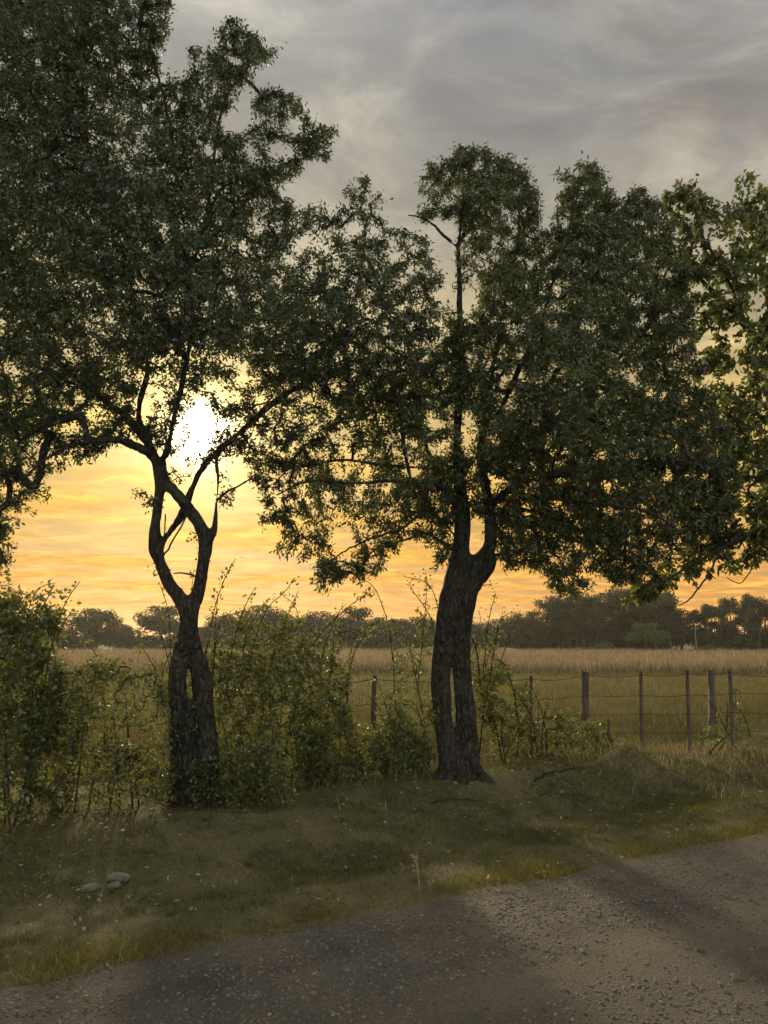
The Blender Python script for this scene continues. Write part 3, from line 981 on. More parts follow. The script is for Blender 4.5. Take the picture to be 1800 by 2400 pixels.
# ---- the double trunked tree in the middle
b2 = G(1080, 1822); D2 = float(b2[1])
w2 = [
    limb([(1062, 1838, 34), (1050, 1760, 25), (1037, 1676, 23), (1034, 1540, 24), (1048, 1440, 28), (1066, 1370, 30), (1078, 1310, 27), (1083, 1250, 22), (1082, 1180, 19), (1074, 1110, 13), (1070, 1049, 10.5), (1075, 950, 10), (1078, 850, 9.5), (1078, 760, 8.5), (1076, 650, 6.8), (1073, 578, 6.2)], D2),
    limb([(1096, 1845, 40, .05), (1094, 1760, 29, .05), (1091, 1676, 26, .05), (1081, 1540, 22, .03), (1083, 1440, 30), (1096, 1370, 33), (1118, 1330, 32), (1140, 1300, 22), (1147, 1270, 16), (1146, 1190, 15), (1132, 1110, 12), (1126, 1050, 10), (1138, 980, 8.5), (1150, 900, 7.5), (1165, 800, 6), (1190, 680, 5), (1215, 560, 4), (1215, 470, 3)], D2),
    limb([(1120, 1350, 24), (1148, 1322, 20), (1160, 1305, 10)], D2),
    limb([(1055, 1770, 17), (1032, 1822, 15, -.08), (1002, 1848, 8, -.16), (985, 1856, 5, -.2)], D2),
    limb([(1100, 1770, 18), (1132, 1824, 14, -.05), (1165, 1845, 8, -.1), (1185, 1852, 5, -.12)], D2),
    limb([(1080, 1770, 20), (1084, 1830, 18, -.15), (1092, 1862, 8, -.3)], D2),
    limb([(1073, 580, 5.2), (1040, 552, 4, -.05), (1020, 530, 3.4, -.1), (985, 508, 2.6, -.15), (958, 506, 1.6, -.2)], D2),
    limb([(1073, 580, 5.2), (1100, 522, 4, .1), (1130, 480, 3.2, .15), (1160, 420, 2.2, .2)], D2),
    limb([(1073, 582, 5), (1084, 490, 4, -.1), (1095, 420, 3, -.15), (1110, 370, 2, -.2)], D2),
    limb([(1078, 1200, 11, 0), (1040, 1150, 9, -.2), (1000, 1140, 8, -.35), (968, 1132, 7, -.4), (957, 1100, 6, -.45), (948, 1050, 5, -.5), (940, 990, 4, -.5), (925, 900, 3, -.5)], D2),
    limb([(1075, 1170, 10, 0), (1040, 1135, 7.5, .15), (1013, 1086, 6.2, .3), (990, 1020, 5, .4), (970, 940, 4, .5), (955, 800, 3, .6)], D2),
    limb([(1013, 1098, 5, .3), (955, 1094, 4.5, .2), (900, 1090, 4, .1), (800, 1078, 3.2, 0), (700, 1095, 2.4, -.2), (640, 1080, 1.6, -.3)], D2),
    limb([(965, 1130, 5, -.4), (900, 1128, 4.4, -.5), (820, 1132, 3.8, -.6), (720, 1128, 3, -.7), (650, 1160, 2, -.8)], D2),
    limb([(1070, 1260, 6, -.1), (1020, 1205, 4.5, -.3), (975, 1213, 4, -.5), (940, 1240, 3.4, -.6), (880, 1258, 3, -.7), (810, 1290, 2.2, -.8), (750, 1330, 1.6, -.8)], D2),
    limb([(1060, 1290, 4, .1), (1000, 1250, 3.4, .3), (960, 1262, 3, .4), (900, 1282, 2.4, .5), (840, 1310, 1.6, .5)], D2),
    limb([(1146, 1190, 11, 0), (1190, 1150, 9, -.2), (1250, 1125, 8, -.4), (1330, 1110, 7, -.6), (1420, 1095, 6, -.7), (1540, 1080, 5, -.7), (1640, 1090, 3, -.7)], D2),
    limb([(1135, 1100, 10, 0), (1180, 1040, 9, .2), (1255, 950, 8, .4), (1330, 820, 7, .5), (1390, 650, 5.5, .5), (1420, 520, 4, .4), (1430, 450, 2.5, .4)], D2),
    limb([(1150, 1010, 8, 0), (1210, 880, 7, -.3), (1265, 760, 6, -.4), (1305, 630, 5, -.4), (1335, 540, 4, -.4), (1345, 440, 2.6, -.4)], D2),
    limb([(1148, 1230, 8, 0), (1200, 1195, 7, .3), (1290, 1210, 5.5, .5), (1370, 1250, 4.4, .6), (1440, 1310, 3, .6)], D2),
    limb([(1190, 1150, 7, -.2), (1300, 1170, 5.5, -.7), (1400, 1180, 5, -1.0), (1520, 1200, 4, -1.1), (1600, 1250, 3, -1.1)], D2),
    limb([(1250, 955, 6, .4), (1400, 880, 5.5, .5), (1520, 760, 4.5, .5), (1560, 640, 3, .5)], D2),
]
poly2 = [(585, 1070), (640, 1015), (720, 990), (800, 950), (900, 880), (1000, 840), (1042, 800), (1064, 700), (1080, 610), (1085, 520), (1040, 500), (990, 520), (962, 500), (1000, 470), (992, 420), (1010, 372), (1060, 372), (1092, 345), (1140, 340),
         (1180, 372), (1222, 382), (1262, 420), (1272, 480), (1270, 540), (1298, 540), (1305, 440), (1302, 392), (1345, 392), (1400, 388), (1432, 430), (1440, 474), (1480, 432), (1530, 442), (1562, 500), (1600, 600), (1622, 750), (1650, 900),
         (1700, 1000), (1735, 1100), (1725, 1200), (1640, 1270), (1560, 1312), (1520, 1352), (1440, 1362), (1382, 1332), (1345, 1392), (1300, 1398), (1285, 1312), (1240, 1332), (1200, 1332), (1172, 1280), (1160, 1215), (1110, 1200), (1050, 1230),
         (1042, 1310), (1010, 1300), (985, 1268), (940, 1295), (900, 1318), (850, 1338), (800, 1360), (760, 1372), (722, 1312), (680, 1290), (640, 1262), (602, 1200), (590, 1130)]
holes2 = [(1098, 1015, 22, 62, .15), (1052, 1010, 12, 55, .2), (1020, 1040, 14, 45, .25), (960, 1092, 42, 34, .35), (1236, 1195, 16, 24, .0), (1122, 1285, 14, 60, .3), (1245, 1135, 22, 34, .4), (1190, 900, 50, 60, .6), (1180, 790, 45, 50, .6), (1300, 870, 26, 26, .6),
          (740, 1150, 180, 170, .36), (900, 1270, 140, 80, .36), (880, 1060, 120, 90, .5), (1285, 470, 18, 80, .0), (1462, 440, 16, 34, 0), (1030, 560, 40, 60, 0), (1070, 640, 60, 110, .4), (1100, 680, 35, 90, .55), (1120, 440, 130, 110, .8), (1330, 1330, 60, 60, .6), (1480, 870, 30, 30, .5), (1440, 1250, 130, 90, .75), (1170, 560, 80, 70, .65), (1330, 480, 60, 60, .7)]
ends2 = crown_ends(poly2, D2, 56, 3.2, holes2, seed=17, flo=.42, rag=.8)
t2, ch2 = build_tree('spreading_tree', 'spreading tree with two fused trunks beside the old wire fence', None, b2, w2, [], ends2, M['leaf2'], 56, .060, .022, droop=.75, avoid=sun_gap)

# ---- the broad leaved tree standing at the right
b3 = np.array([5.9, 9.3, 0.0]); b3[2] = height(b3[0], b3[1]); D3 = 9.3
bx = 900 + FPX * b3[0] / b3[1]
w3 = [
    limb([(2050, 1830, 42), (2050, 1650, 34), (2045, 1450, 30), (2050, 1250, 28), (2055, 1100, 26), (2040, 980, 22), (1960, 915, 19), (1880, 865, 17), (1800, 808, 15), (1745, 758, 12), (1700, 710, 9), (1655, 668, 6), (1625, 640, 4)], D3),
    limb([(2050, 1100, 20), (2080, 900, 15), (2060, 700, 11), (2020, 560, 7), (2010, 470, 4)], D3),
    limb([(1880, 865, 9), (1835, 760, 7, .2), (1800, 690, 6, .3), (1778, 600, 5, .3), (1762, 545, 4, .3), (1752, 455, 2, .3)], D3),
    limb([(1745, 758, 6), (1700, 640, 4.5, -.2), (1650, 560, 3.4, -.3), (1625, 470, 2.2, -.3)], D3),
    limb([(2055, 1150, 14), (1960, 1180, 10, -.3), (1860, 1215, 8, -.5), (1770, 1245, 6.5, -.6), (1690, 1285, 5, -.7), (1620, 1325, 4, -.7), (1560, 1360, 2.6, -.7), (1490, 1400, 1.6, -.7)], D3),
    limb([(2050, 1050, 12), (1950, 1000, 9, .3), (1850, 985, 7, .5), (1760, 990, 5, .6), (1680, 960, 3, .6)], D3),
    limb([(1690, 1285, 3, -.7), (1660, 1345, 2.6, -.8), (1620, 1400, 2, -.8), (1590, 1420, 1.4, -.8)], D3),
    limb([(1745, 1255, 2.4, -.6), (1765, 1300, 1.8, -.7), (1758, 1340, 1.5, -.8), (1732, 1368, 1.3, -.8), (1705, 1352, 1.1, -.8)], D3),
]
poly3 = [(1562, 510), (1582, 440), (1602, 414), (1640, 420), (1662, 462), (1692, 490), (1722, 480), (1738, 400), (1760, 408), (1790, 440), (1850, 420), (2050, 440), (2180, 700), (2180, 1240), (2000, 1330), (1850, 1320), (1780, 1318),
         (1750, 1330), (1690, 1325), (1600, 1372), (1500, 1415), (1440, 1390), (1480, 1350), (1600, 1275), (1660, 1190), (1690, 1050), (1640, 950), (1610, 800), (1590, 650)]
holes3 = [(1700, 800, 60, 40, .35), (1770, 720, 30, 40, .4), (1620, 820, 30, 25, .2), (1700, 560, 40, 50, .5), (1760, 880, 50, 40, .6), (1660, 900, 35, 30, .4), (1780, 640, 40, 40, .6), (1720, 1120, 60, 40, .5), (1600, 1350, 110, 60, .6)]
ends3 = crown_ends(poly3, D3, 120, 3.0, holes3, seed=29)
t3, ch3 = build_tree('broadleaf_tree', 'tree with large pointed yellowing leaves and a slanting limb', None, b3, w3, [], ends3, M['leaf3'], 26, .078, .050, shape='long', droop=.8, zone=.4)
# the outlying leaves one can pick out singly
V, F, rn = foliage(ch3[-160:], 1, .10, .064, .05, .9, shape='long')
nl = len(V) // 6
xs_, ys_ = project(V.reshape(-1, 6, 3)[:, 0])
crown3 = [o for o in t3.children if o.name.startswith('crown')][0]
cnt = 0
for i in range(nl):
    if not (1400 < xs_[i] < 1800 and 380 < ys_[i] < 1420) or cnt >= 220:
        continue
    v6 = V[i * 6:i * 6 + 6]
    me = make_mesh('leaf', v6 - v6[0], np.array([[0, 1, 2, 3], [0, 3, 4, 5]]), np.full(2, rn[i]))
    obj('leaf', me, M['leaf3'], crown3, loc=v6[0] - b3); cnt += 1


# ------------------------------------------------------------------ shrubs along the fence
def shrub(name, label, poly, depth, per_px, stems, thick=1.0, per=16, L=.040, W=.024, mat='leaf_shrub', canes=(), group='shrubs grown along the fence', seed=0, holes=(), zone=.25, auto=8):
    poly = np.array(poly, float)
    c = poly.mean(0)
    base = np.array([float((c[0] - 900) / FPX * depth), depth, 0.0]); base[2] = height(base[0], base[1])
    sl = []
    for i in range(stems):
        px = rng.uniform(poly[:, 0].min() * .7 + c[0] * .3, poly[:, 0].max() * .7 + c[0] * .3)
        ytop = poly[:, 1].min() + (c[1] - poly[:, 1].min()) * rng.uniform(.25, .9)
        d = depth + rng.uniform(-.3, .3) * thick
        g = P(px + rng.uniform(-30, 30), 1700, d); g[2] = height(g[0], g[1]) - .03
        tp = P(px + rng.uniform(-60, 60), min(ytop, c[1]), d + rng.uniform(-.2, .2) * thick)
        mid = (g + tp) / 2 + np.array([rng.uniform(-.1, .1), rng.uniform(-.1, .1), .1])
        sl.append((np.array([g, mid, tp]), np.array([.010, .007, .003])))
    cl = []
    for cn in canes:
        pts, rad = limb(cn, depth)
        cl.append((pts, np.maximum(rad, .0028)))
    for _ in range(auto):
        x0 = rng.uniform(poly[:, 0].min() + 10, poly[:, 0].max() - 10); side = rng.choice([-1, 1])
        col_ = np.abs(poly[:, 0] - x0) < 60
        yt = poly[col_, 1].min() if col_.any() else poly[:, 1].min()
        hgt = rng.uniform(20, 95)
        pts, rad = limb([(x0, yt + 120, 1.5), (x0 + side * 12, yt + 30, 1.3), (x0 + side * rng.uniform(20, 60), yt - hgt * .7, 1.0), (x0 + side * rng.uniform(50, 100), yt - hgt, .7)], depth + rng.uniform(-.3, .3) * thick)
        cl.append((pts, np.maximum(rad, .0022)))
    t = thing(name, label, 'shrub', base, group)
    ends = crown_ends(poly, depth, per_px * .36, thick, holes, seed=seed, rag=2.4)
    ends = ends[ends[:, 2] > height(ends[:, 0], ends[:, 1]) + .02]
    ch = grow(sl + cl, ends, rng, step=.06, tip=.0015)
    g = Geo()
    for pts, rad in sl + cl:
        q, r = resample(pts, rad, .06); V, F = tube(q, r, 5, False); g.add(V, F)
    obj('stems', g.mesh('stems', True, base), M['twig'], t, kind='stuff')
    obj('twigs', twig_mesh('twigs', ch, base, 3), M['twig'], t, kind='stuff')
    V, F, rn = foliage(ch, per * 1.3, L * 1.1, W * 1.15, zone, .25, .03)
    obj('foliage', make_mesh('foliage', V - base, F, rn), M[mat], t, kind='stuff')
    if cl:
        tips = [(resample(p, r, .05)[0], r) for p, r in cl]
        tips = [(q[int(len(q) * .35):], r) for q, r in tips]
        g2 = []
        V, F, rn = foliage(tips, 46, L * 1.3, W * 1.3, 1.0, .0, .03)
        lc = obj('cane_leaves', make_mesh('cane_leaves', V - base, F, rn), M[mat], t, kind='stuff')
    return t


shrub('bush', 'dense leafy bush ending the shrub row, next to the half hidden post',
      [(-120, 1400), (-40, 1390), (30, 1410), (70, 1440), (120, 1470), (100, 1530), (150, 1590), (110, 1650), (150, 1740), (90, 1800), (110, 1880), (20, 1910), (-120, 1900)], 7.0, 120, 9, 1.2, 17, .042, .028,
      canes=[[(60, 1600, 1.6), (95, 1440, 1.4), (118, 1390, 1.2), (125, 1368, .9)], [(100, 1620, 1.8), (130, 1480, 1.5), (155, 1410, 1.3), (188, 1362, 1)], [(80, 1600, 1.5), (140, 1480, 1.2), (172, 1425, .9)]], seed=5)
shrub('bramble', 'arching bramble with small pale leaves spilling onto the turf before the fence',
      [(60, 1900), (90, 1700), (150, 1560), (230, 1540), (330, 1560), (400, 1620), (400, 1760), (360, 1860), (290, 1900), (240, 1950), (170, 1945), (100, 1940)], 7.3, 105, 9, .9, 13, .036, .022, seed=6,
      holes=((310, 1680, 90, 70, .35),))
shrub('bramble', 'dark tangled bramble with long canes behind the forked tree trunk',
      [(380, 1560), (440, 1520), (520, 1470), (620, 1450), (700, 1490), (790, 1510), (830, 1600), (800, 1720), (760, 1850), (640, 1870), (520, 1880), (420, 1850), (385, 1700)], 8.45, 95, 12, 1.1, 14, .036, .023, seed=7,
      canes=[[(470, 1600, 1.6), (500, 1440, 1.3), (525, 1360, 1.1), (552, 1310, .8)], [(400, 1560, 1.3), (395, 1440, 1.1), (376, 1372, .8)], [(520, 1620, 1.6), (560, 1460, 1.3), (585, 1400, 1), (600, 1375, .8)],
             [(560, 1620, 1.7), (620, 1440, 1.3), (665, 1390, 1.1), (692, 1354, .8)], [(620, 1600, 1.5), (675, 1440, 1.2), (700, 1385, .8)], [(650, 1650, 1.8), (740, 1500, 1.4), (820, 1420, 1.1), (870, 1388, .8)],
             [(440, 1560, 1.4), (448, 1400, 1), (455, 1335, .8)], [(500, 1580, 1.4), (505, 1460, 1.1), (512, 1390, .8)]])
shrub('bramble', 'light green bramble between the forked tree and the double trunk',
      [(690, 1720), (740, 1640), (800, 1660), (870, 1690), (940, 1660), (1020, 1680), (1030, 1790), (960, 1830), (860, 1850), (760, 1850), (690, 1830)], 8.9, 85, 9, .9, 16, .036, .022, seed=8, auto=3)
shrub('sapling', 'thin open sapling shoots growing behind the double trunk',
      [(900, 1600), (930, 1500), (980, 1430), (1010, 1420), (1050, 1500), (1110, 1480), (1150, 1480), (1190, 1550), (1180, 1650), (1050, 1700), (930, 1690)], 10.2, 190, 7, .8, 11, .034, .021, seed=9,
      canes=[[(980, 1600, 1.3), (995, 1450, 1.1), (1000, 1370, .8), (998, 1345, .6)], [(1130, 1600, 1.4), (1145, 1460, 1.1), (1162, 1390, .8)], [(1080, 1600, 1.2), (1125, 1480, .9), (1122, 1430, .6)], [(1150, 1620, 1.3), (1195, 1490, 1), (1220, 1430, .7)]])
shrub('bramble', 'bramble thicket between the double trunk and the thick post',
      [(1110, 1600), (1140, 1560), (1190, 1590), (1215, 1660), (1265, 1670), (1340, 1670), (1360, 1720), (1340, 1780), (1260, 1790), (1170, 1795), (1110, 1780)], 10.3, 75, 8, .9, 15, .036, .022, seed=10, auto=4)
shrub('low_bramble', 'low bramble sprawling at the foot of the thick post',
      [(1340, 1700), (1400, 1685), (1450, 1700), (1470, 1740), (1460, 1790), (1390, 1800), (1340, 1790)], 10.9, 75, 5, .6, 14, .036, .024, seed=12, auto=0)
shrub('weed_clump', 'yellow green weed clump leaning on the stout post behind the fence',
      [(1680, 1640), (1710, 1610), (1740, 1640), (1745, 1690), (1720, 1720), (1685, 1710)], 12.6, 70, 4, .4, 12, .036, .022, seed=13, auto=0)
shrub('weed_clump', 'small leafy weed clump between the thin fence stakes',
      [(1640, 1720), (1670, 1690), (1700, 1720), (1710, 1760), (1680, 1790), (1645, 1785)], 11.0, 80, 4, .4, 12, .034, .020, seed=14, auto=0)
shrub('bramble', 'shaded bramble patch at the foot of the double trunk',
      [(880, 1800), (930, 1720), (1000, 1700), (1020, 1760), (1015, 1830), (940, 1845)], 9.2, 85, 5, .6, 13, .034, .022, seed=15)

shrub('low_bramble', 'low shaded bramble around the foot of the forked tree',
      [(370, 1900), (380, 1800), (410, 1760), (450, 1800), (520, 1740), (600, 1720), (660, 1780), (680, 1870), (600, 1890), (480, 1905)], 7.6, 95, 6, .6, 13, .034, .022, seed=25)
# dry stalks and grass tufts by the fence and the mound
xs, ys = [], []
for (px, py, n, rad) in ((1240, 1770, 260, .5), (1500, 1770, 420, .6), (1600, 1775, 480, .6), (1700, 1775, 420, .6), (1560, 1830, 200, .5), (1680, 1850, 240, .6), (1790, 1800, 300, .7), (1010, 1800, 160, .5), (800, 1840, 140, .5), (330, 1760, 160, .4), (1400, 1790, 160, .5)):
    g = G(px, py)
    xs.append(rng.normal(g[0], rad, n)); ys.append(rng.normal(g[1], rad * .6, n))
x = np.concatenate(xs); y = np.concatenate(ys)
hh = .05 + .30 * rng.random(len(x)) ** 2.2
o = grass('dry_stalks', x, y, hh, .003 + .003 * rng.random(len(x)), M['straw'], .7, .35)
tag(o, 'pale dry grass stalks along the bank under the fence', 'grass')


# ------------------------------------------------------------------ fence
def post_mesh(name, h, r, sides=9, lean=(0, 0), rough=.12, square=False):
    nz = 14
    V = []
    th = np.arange(sides) / sides * 2 * math.pi
    ph = rng.uniform(0, 9, 4)
    for i in range(nz):
        f = i / (nz - 1)
        rr = r * (1.05 - .12 * f) * (1 + rough * .4 * math.sin(5 * f + ph[0]))
        w_ = 1 + rough * (rng.random(sides) - .5) + rough * .8 * np.sin(3 * th + ph[1]) * .5
        if square:
            w_ = w_ / np.maximum(np.abs(np.cos(th + .4)), np.abs(np.sin(th + .4)))
        zz_ = f * (h + .3) - .3
        bend = .02 * h * math.sin(2.2 * f + ph[2])
        top = (rng.random(sides) - .5) * r * .5 if i == nz - 1 else 0
        V.append(np.stack([np.cos(th) * rr * w_ + lean[0] * f + bend, np.sin(th) * rr * w_ + lean[1] * f, np.full(sides, zz_) + top], -1))
    V = np.concatenate(V)
    i = np.arange(nz - 1)[:, None] * sides; j = np.arange(sides)[None]; j2 = (j + 1) % sides
    F = [tuple(q) for q in np.stack([i + j, i + j2, i + sides + j2, i + sides + j], -1).reshape(-1, 4)]
    F.append(tuple(range((nz - 1) * sides, nz * sides)))
    me = bpy.data.meshes.new(name)
    me.from_pydata([tuple(q) for q in V], [], F)
    me.materials.append(M['wood'])
    return me


fence = thing('wire_fence', 'old wire fence with uneven weathered wooden posts along the meadow', 'fence', (0, 0, 0))


def ztop(py, d):
    return float(P(900, py, d)[2])


posts = [  # px, depth, top row, radius, lean, label, square
    (-60, 7.2, 1640, .05, (0, 0), None, False),
    (175, 8.05, 1640, .045, (.02, 0), 'grey post half hidden in bramble', False),
    (879, 9.9, 1583, .036, (-.02, 0), 'slim dark post beside the double trunk', False),
    (1232, 10.9, 1584, .026, (.10, .05), 'thin leaning post', False),
    (1364, 11.4, 1573, .062, (.05, 0), 'thick post with a broken top', False),
    (1506, 11.2, 1574, .024, (.01, 0), None, True),
    (1614, 11.1, 1570, .024, (.045, 0), None, True),
    (1714, 11.3, 1568, .025, (.01, 0), None, True),
    (1900, 11.6, 1560, .05, (0, 0), None, False),
]
tops = []
for (px, d, py, r, lean, lab, sq) in posts:
    x = float((px - 900) / FPX * d / (math.cos(TH) + .25 * math.sin(TH)))
    p = P(px, 1690, d); x = float(p[0])
    z = float(height(x, d))
    h = ztop(py, d) - z
    o = obj('post', post_mesh('post', h, r, 9 if not sq else 8, lean, .16, sq), None, fence, (x, d, z))
    if lab:
        o['label'] = lab
    tops.append((x, d, z, h, r, lean))
for k, f in enumerate((.96, .70, .47, .25)):
    pts = []
    for (x, d, z, h, r, lean) in tops:
        pts.append(np.array([x + lean[0] * f, d + lean[1] * f - r - .004, z + h * f]))
    line = []
    for i in range(len(pts) - 1):
        a, b = pts[i], pts[i + 1]
        L_ = np.linalg.norm(b - a)
        sag = (.045 if k == 0 else .02) * min(L_, 2.0) * rng.uniform(.5, 1.6)
        for q in range(8):
            t = q / 8
            c = a * (1 - t) + b * t; c = c + np.array([0, 0, -sag * 4 * t * (1 - t)])
            line.append(c)
    line.append(pts[-1])
    V, F = tube(np.array(line), .0042, 4, False)
    obj('wire', make_mesh('wire', V, F), M['wire'], fence)

pd = 13.1
xx = float(P(1660, 1690, pd)[0]); zz0 = float(height(xx, pd))
corner = obj('fence_post', post_mesh('fence_post', ztop(1569, pd) - zz0, .066, 10, (.10, 0), .2), None, None, (xx, pd, zz0))
tag(corner, 'stout split wooden post standing alone behind the thin fence stakes', 'post')
pd = 10.9
xx = float(P(1427, 1740, pd)[0]); zz0 = float(height(xx, pd))
stub = obj('broken_stake', post_mesh('broken_stake', ztop(1685, pd) - zz0, .018, 7, (.01, 0), .3), None, None, (xx, pd, zz0))
tag(stub, 'short broken stake in the weeds beside the thick fence post', 'stake')


# ------------------------------------------------------------------ small things on the verge
def rock(px, py, sx_, sy_, sz_, label):
    g = G(px, py)
    import bmesh
    bm = bmesh.new(); bmesh.ops.create_icosphere(bm, subdivisions=3, radius=1)
    sd = random.uniform(0, 50)
    for v in bm.verts:
        n = mnoise.noise(v.co * 1.3 + Vector((sd, 0, 0))) * .28 + mnoise.noise(v.co * 4 + Vector((0, sd, 0))) * .07
        v.co = v.co * (1 + n)
        v.co = Vector((v.co.x * sx_, v.co.y * sy_, v.co.z * sz_))
    me = bpy.data.meshes.new('rock'); bm.to_mesh(me); bm.free()
    me.polygons.foreach_set('use_smooth', np.ones(len(me.polygons), bool))
    o = obj('rock', me, M['rock'], None, (g[0], g[1], g[2] + sz_ * .45))
    o.rotation_euler = (0, 0, random.uniform(-.5, .5))
    tag(o, label, 'rock', 'rocks lying in the turf')


rock(276, 2066, .085, .06, .038, 'largest flat pale rock of the three on the turf')
rock(268, 2082, .050, .042, .030, 'small rounded rock touching the front of the largest rock')
rock(212, 2086, .070, .05, .028, 'low flat rock a little apart from the other two')


def stick(name, pix, r, label):
    a_, e_ = G(*pix[0][:2]), G(*pix[-1][:2])
    pts = []
    for i, (px, py, dz) in enumerate(pix):
        q = a_ + (e_ - a_) * i / (len(pix) - 1)
        q[1] += (0.03 if i % 2 else -0.02); q[2] = height(q[0], q[1]) + dz
        pts.append(q)
    b = pts[0].copy()
    q, rr = resample(np.array(pts), np.linspace(r, r * .5, len(pts)), .05)
    q = q + rng.normal(0, r * .5, q.shape)
    V, F = tube(q, rr, 6, False)
    o = obj(name, make_mesh(name, V - b, F, smooth=True), M['twig'], None, b)
    tag(o, label, 'stick')


stick('fallen_branch', [(1250, 1858, .015), (1290, 1858, .025), (1320, 1860, .02), (1360, 1862, .015)], .014, 'thin fallen branch lying on the bank below the thick post')
stick('fallen_stick', [(1010, 1856, .012), (1060, 1850, .02), (1120, 1858, .012)], .010, 'short fallen stick on the turf before the double trunk')


def weed(px, py, h, n, label):
    b = G(px, py); b[2] = max(b[2], -0.02) - .01
    t = thing('dry_weed', label, 'weed', b, 'dry weeds at the road edge')
    for i in range(n):
        a = rng.uniform(0, 6.28); ln = h * rng.uniform(.5, 1.0); le = rng.uniform(.1, .4) * ln
        p = np.array([[0, 0, 0], [math.cos(a) * le * .4, math.sin(a) * le * .4, ln * .55], [math.cos(a) * le, math.sin(a) * le, ln]])
        q, r = resample(p, [.0028, .002, .0012], .02)
        V, F = tube(q, r, 4, False)
        o = obj('stalk', make_mesh('stalk', V, F, np.full(len(F), .6)), M['straw'], t)
        m = 9
        pos = q[-1] + rng.normal(0, .008, (m, 3)) - np.array([0, 0, 1.0]) * rng.random((m, 1)) * .05
        V, F = leaf_quads(pos, rng.normal(0, 1, (m, 3)) + np.array([0, 0, .6]), .022, .010)
        obj('seed_head', make_mesh('seed_head', V, F, rng.random(m)), M['straw'], o, kind='stuff')


weed(985, 2098, .26, 4, 'tall dry weed with pale seed heads at the gravel edge')
weed(1010, 2092, .13, 4, 'short dry weed tuft beside the tall one at the gravel edge')


# ------------------------------------------------------------------ distant trees
def far_tree(h, wd, kind, n_leaf, leafsize):
    """unit: metres. returns trunk mesh and crown mesh. kind: round, tall (bare stems, layered tufts), bush"""
    g = Geo(); centres = []
    if kind == 'bush':
        stems = [(0, 0)]; trunk_h = .12 * h
    elif kind == 'tall':
        stems = [(rng.normal(0, wd * .12), rng.normal(0, wd * .12)) for _ in range(2)]; trunk_h = .35 * h
    else:
        stems = [(0, 0)]; trunk_h = .2 * h
    for (sx_, sy_) in stems:
        top = np.array([sx_ * 2, sy_ * 2, h * (.80 if kind == 'tall' else .62)])
        p = np.array([[sx_, sy_, -.2], [sx_ * 1.3 + rng.normal(0, .1), sy_ * 1.3, h * .3], top])
        q, r = resample(p, [h * .028, h * .02, h * .008], .5)
        V, F = tube(q, r, 6, False); g.add(V, F)
        for b in range(9 if kind == 'tall' else 8):
            f = rng.uniform(.35, 1)
            j = int(f * (len(q) - 1)); a = rng.uniform(0, 6.28)
            ln = wd * .5 * rng.uniform(.5, 1.0) * (1.15 - .55 * f if kind != 'tall' else .8)
            e = q[j] + np.array([math.cos(a) * ln, math.sin(a) * ln, ln * rng.uniform(.3, .9)])
            e[2] = min(e[2], h * .95)
            m = (q[j] + e) / 2 + np.array([0, 0, .1 * ln])
            qq, r2 = resample(np.array([q[j], m, e]), [r[j] * .5, r[j] * .35, .015], .4)
            V, F = tube(qq, r2, 4, False); g.add(V, F)
            centres.append((e, rng.uniform(.13, .24) * wd)); centres.append(((m + e) / 2, rng.uniform(.10, .2) * wd))
        centres.append((top + np.array([0, 0, h * .08]), .20 * wd))
    extra = {'round': 26, 'tall': 8, 'bush': 26}[kind]
    for _ in range(extra):
        a = rng.uniform(0, 6.28); f = rng.random() ** .6
        rr = .5 * wd * math.sqrt(rng.random()) * math.sin(math.pi * (.18 + .72 * f)) * (1.0 if kind != 'tall' else .8)
        z = (trunk_h + (h * .95 - trunk_h) * f) if kind != 'bush' else h * (.1 + .8 * f)
        centres.append((np.array([math.cos(a) * rr, math.sin(a) * rr, z]), rng.uniform(.10, .20) * wd))
    c = np.array([q for q, _ in centres]); rad = np.array([r for _, r in centres])
    wts = rad ** 2 / (rad ** 2).sum()
    i = rng.choice(len(c), n_leaf, p=wts)
    dv = unit(rng.normal(size=(n_leaf, 3))) * (rng.random((n_leaf, 1)) ** .4)
    pos = c[i] + dv * rad[i][:, None] * np.array([1, 1, .72])
    pos[:, 2] = np.clip(pos[:, 2], .03 * h, h)
    V, F = leaf_quads(pos, rng.normal(size=(n_leaf, 3)), leafsize * rng.uniform(.6, 1.4, n_leaf), leafsize * .7)
    return g.mesh('far_trunk', True), make_mesh('far_crown', V, F, rng.random(n_leaf))


FP = {'round': [far_tree(7, 7.5, 'round', 6500, .30) for _ in range(4)],
      'tall': [far_tree(10, 5.6, 'tall', 5200, .30) for _ in range(5)],
      'bush': [far_tree(3, 4.0, 'bush', 3000, .22) for _ in range(3)]}
SZ = {'round': (7, 7.5), 'tall': (10, 5.6), 'bush': (3, 4.0)}
for k_, lst in FP.items():
    for tm, cm in lst:
        tm.materials.append(M['bark_far']); cm.materials.append(M['leaf_far'])
FPL = []
for tm, cm in FP['bush'][:2] + FP['round'][:1]:
    c2 = cm.copy(); c2.materials.clear(); c2.materials.append(M['leaf_far_light']); FPL.append((tm, c2))


def place_far(kind, px, top, wpx, d, label, group, light=None):
    x = float(P(px, 1500, d)[0]); z = float(height(x, d)) if d < 30 else 0.0
    ht = ztop(top, d); wd = wpx * pxm(d)
    if light is not None:
        tm, cm = FPL[light]; k = 'bush' if light < 2 else 'round'
    else:
        tm, cm = random.choice(FP[kind]); k = kind
    t = thing('distant_tree' if kind != 'bush' else 'distant_bush', label, 'tree' if kind != 'bush' else 'bush', (x, d, z), group)
    rz = random.uniform(0, 6.28)
    t.rotation_euler = (0, 0, rz)
    t.scale = (wd / SZ[k][1], wd / SZ[k][1], ht / SZ[k][0])
    obj('trunk', tm, None, t); obj('crown', cm, None, t)


